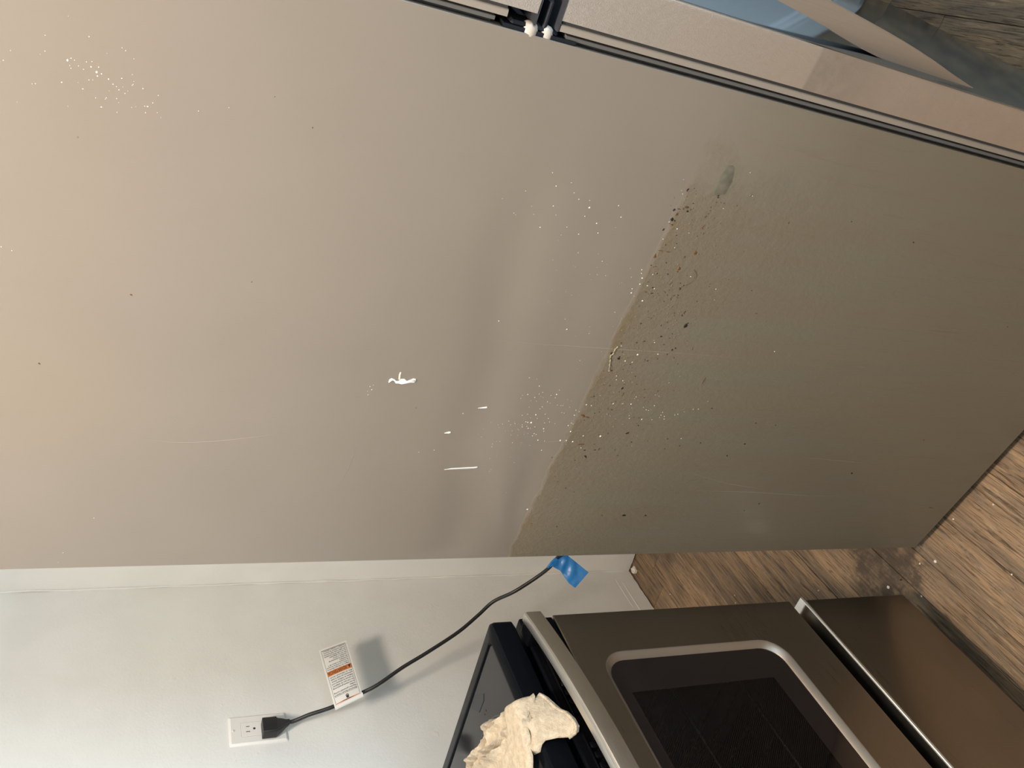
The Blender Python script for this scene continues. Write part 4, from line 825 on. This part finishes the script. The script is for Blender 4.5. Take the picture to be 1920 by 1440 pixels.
# warning tag folded over the cord
L0, L1, L2, L3 = [Vector(p) for p in TAG]
tagE = tag(empty('warning_tag', tuple(L2)), 'white paper warning tag with an orange band hanging on the black cord', 'label')
def LP(X, Y, off=0.0):
    """X, Y in 0..1 across the tag as read; off = distance off the paper towards the room"""
    p = (L2*(1-X)+L3*X)*(1-Y)+(L1*(1-X)+L0*X)*Y
    nrm = (L3-L2).cross(L1-L2).normalized()
    if nrm.y > 0: nrm = -nrm
    curl = 0.006*(Y*Y) + 0.0025*math.sin(math.pi*X)*(1-Y)
    return p + nrm*(off+curl-0.002) - L2
pbm = bmesh.new(); NX, NY = 8, 16
gr = [[[pbm.verts.new(LP(i/NX, j/NY, o)) for i in range(NX+1)] for j in range(NY+1)] for o in (0.0, -0.0012)]
for lay, sgn in ((gr[0], 1), (gr[1], -1)):
    for j in range(NY):
        for i in range(NX): pbm.faces.new((lay[j][i], lay[j][i+1], lay[j+1][i+1], lay[j+1][i]))
for j in range(NY):
    for i in (0, NX): pbm.faces.new((gr[0][j][i], gr[1][j][i], gr[1][j+1][i], gr[0][j+1][i]))
for i in range(NX):
    for j in (0, NY): pbm.faces.new((gr[0][j][i], gr[0][j][i+1], gr[1][j][i+1], gr[1][j][i]))
obj('paper', pbm, M_paper, tagE, 60)
wr = bmesh.new()                                            # loop of the tag round the cord
ends = [L2+(L3-L2)*t for t in (0.0, 0.5, 1.0)]
lp = []
for e in ends:
    ax = (L3-L2).normalized(); dn_ = (L2-L1).normalized(); nn = ax.cross(dn_)
    lp.append([e+dn_*(0.0005+0.0050*math.cos(a))+nn*0.0050*math.sin(a)-L2 for a in (2*math.pi*k/14 for k in range(14))])
bridge(wr, lp, False, False); obj('tag_loop', wr, M_paper, tagE, 60)
def strip(name, x0, y0, x1, y1, mt, off):
    b_ = bmesh.new(); nx_, ny_ = 8, max(1, int(abs(y1-y0)*20)+1)
    g2 = [[b_.verts.new(LP(x0+(x1-x0)*i/nx_, y0+(y1-y0)*j/ny_, off)) for i in range(nx_+1)] for j in range(ny_+1)]
    for j in range(ny_):
        for i in range(nx_): b_.faces.new((g2[j][i], g2[j][i+1], g2[j+1][i+1], g2[j+1][i]))
    return obj(name, b_, mt, tagE)
strip('orange_band', 0.06, 0.512, 0.94, 0.592, M_orange, 0.0003)
strip('orange_band', 0.06, 0.022, 0.94, 0.050, M_orange, 0.0003)
for (x0_, y0_, x1_, y1_) in ((0.06, 0.022, 0.068, 0.965), (0.932, 0.022, 0.94, 0.965), (0.06, 0.958, 0.94, 0.965), (0.10, 0.150, 0.90, 0.1535)):
    strip('border_line', x0_, y0_, x1_, y1_, M_ink, 0.0004)
TW, THt = (L3-L2).length, (L1-L2).length
def text(name, s, x, y, h, mt, wmax=None, align='LEFT', bold=0.0, off=0.0005):
    cu = bpy.data.curves.new('t', 'FONT'); cu.body = s; cu.size = 1.0; cu.offset = bold; cu.resolution_u = 2
    to = bpy.data.objects.new('t', cu); COL.objects.link(to)
    me = bpy.data.meshes.new_from_object(to.evaluated_get(bpy.context.evaluated_depsgraph_get()))
    bpy.data.objects.remove(to); bpy.data.curves.remove(cu)
    wid = max(v.co.x for v in me.vertices); k = h*THt
    kx = k
    if wmax and wid*k > wmax*TW: kx = wmax*TW/wid
    x_ = x if align == 'LEFT' else 0.5-wid*kx/TW/2
    me.transform(Matrix.Identity(4))
    for v in me.vertices: v.co = LP(x_+v.co.x*kx/TW, y-v.co.y*k/THt, off)
    me.materials.clear(); o_ = link(name, me, mt, tagE); return o_
text('lettering', 'WARNING', 0.5, 0.0485, 0.032, M_ink, 0.6, 'C', 0.02)
text('lettering', 'ADVERTENCIA', 0.24, 0.5815, 0.082, M_ink, 0.68, 'LEFT', 0.004)
tri = bmesh.new(); tri.faces.new([tri.verts.new(LP(*p, 0.0006)) for p in ((0.09, 0.582), (0.20, 0.582), (0.145, 0.522))]); obj('warning_triangle', tri, M_ink, tagE)
for i, s in enumerate(('Electrical Shock Hazard', 'Plug into a grounded 3 prong', 'outlet.', 'Do not remove ground prong.', 'Do not use an adapter.', 'Do not use an extension cord.', 'Failure to follow these', 'instructions can result in death,', 'fire, or electrical shock.')):
    text('lettering', s, 0.10, 0.180+i*0.0385, 0.034, M_ink, 0.80, 'LEFT', 0.008)
for i, s in enumerate(('Peligro de Choque Eléctrico', 'Conecte a un contacto de pared', 'de conexión a tierra de 3', 'terminales.', 'No quite la terminal de', 'conexión a tierra.', 'No use un adaptador.', 'No use un cable eléctrico de extensión.', 'No seguir estas instrucciones', 'puede ocasionar la muerte,', 'incendio o choque eléctrico.')):
    text('lettering', s, 0.10, 0.625+i*0.0325, 0.029, M_ink, 0.80, 'LEFT', 0.008)
ic = bmesh.new(); ic.faces.new([ic.verts.new(LP(0.5+0.055*math.cos(a), 0.100+0.022*math.sin(a), 0.0006)) for a in (2*math.pi*k/14 for k in range(14))])
ic.faces.new([ic.verts.new(LP(*p, 0.0006)) for p in ((0.455, 0.086), (0.545, 0.086), (0.54, 0.055), (0.46, 0.055))])
obj('hand_symbol', ic, M_ink, tagE)
strip('symbol_gap', 0.465, 0.099, 0.535, 0.105, M_paper, 0.0008)

# blue tape folded over the cord behind the refrigerator
tp = bmesh.new(); U = smooth_path(TAPE_U, 3); L_ = smooth_path(TAPE_L, 3); NA = 8
TO = Vector(TAPE_U[0])
grid = []
for i, (u, l) in enumerate(zip(U, L_)):
    row = []
    for k in range(NA+1):
        t = k/NA; p = u*(1-t)+l*t
        p = p + Vector((-0.6, -0.7, 0.3))*0.0030*(noise.noise(Vector((i*0.35, t*2.2, 2.0)))+0.5*math.sin(t*math.pi))
        row.append(p-TO)
    grid.append(row)
va = [[tp.verts.new(p) for p in row] for row in grid]; vb = [[tp.verts.new(p+Vector((0.0005, 0.0006, 0))) for p in row] for row in grid]
n_, m_ = len(va), NA+1
for V_ in (va, vb):
    for i in range(n_-1):
        for k in range(m_-1): tp.faces.new((V_[i][k], V_[i][k+1], V_[i+1][k+1], V_[i+1][k]))
for i in range(n_-1):
    for k in (0, m_-1): tp.faces.new((va[i][k], va[i+1][k], vb[i+1][k], vb[i][k]))
for k in range(m_-1):
    for i in (0, n_-1): tp.faces.new((va[i][k], va[i][k+1], vb[i][k+1], vb[i][k]))
to_ = obj('painters_tape', tp, M_tape, None, 60); to_.location = TO
tag(to_, 'strip of bright blue tape folded over the cord beside the refrigerator', 'tape')

# ------------------------------------------------------------------ crumbs on the floor
cl = ['large white plaster lump in the wall corner behind the cord', 'white crumb on the floor at the front corner of the range drawer', 'white crumb on the plank just in front of the gap between the appliances',
      'white crumb on the floor beside the refrigerator front corner', 'dark crumb on the floor in the gap between range and refrigerator', 'pale crumb on the dark planks behind the range door', 'tiny white crumb by the top of the range drawer',
      'pale crumb on the planks farthest towards the room', 'pale crumb by the plank seam near the refrigerator underside', 'pale crumb close to the shadow under the refrigerator', 'pale crumb on the floor in front of the range drawer', 'pale crumb along the broken wall foot', 'tiny pale crumb midway along the planks behind the range']
for i, (x, y, z) in enumerate(CRUMBS):
    r = 0.011 if i == 0 else (0.0032 if i in (1, 2) else 0.0018)
    cbm = bmesh.new(); bmesh.ops.create_icosphere(cbm, subdivisions=2 if i == 0 else 1, radius=r)
    for v in cbm.verts:
        v.co *= 1+0.35*noise.noise(v.co*(160 if i == 0 else 700)+Vector((i, 0, 0))); v.co.x *= R.uniform(0.95, 1.2); v.co.z = max(v.co.z*0.7, -r*0.5)+r*0.5
    o_ = obj('plaster_crumb', cbm, M_gk[0] if i == 4 else M_crumb); o_.location = (x, y, 0.0003)
    if i == 0: o_.location = (x-0.004, y-0.004, 0.0003)
    tag(o_, cl[i], 'crumb', 'crumbs scattered on the floor')
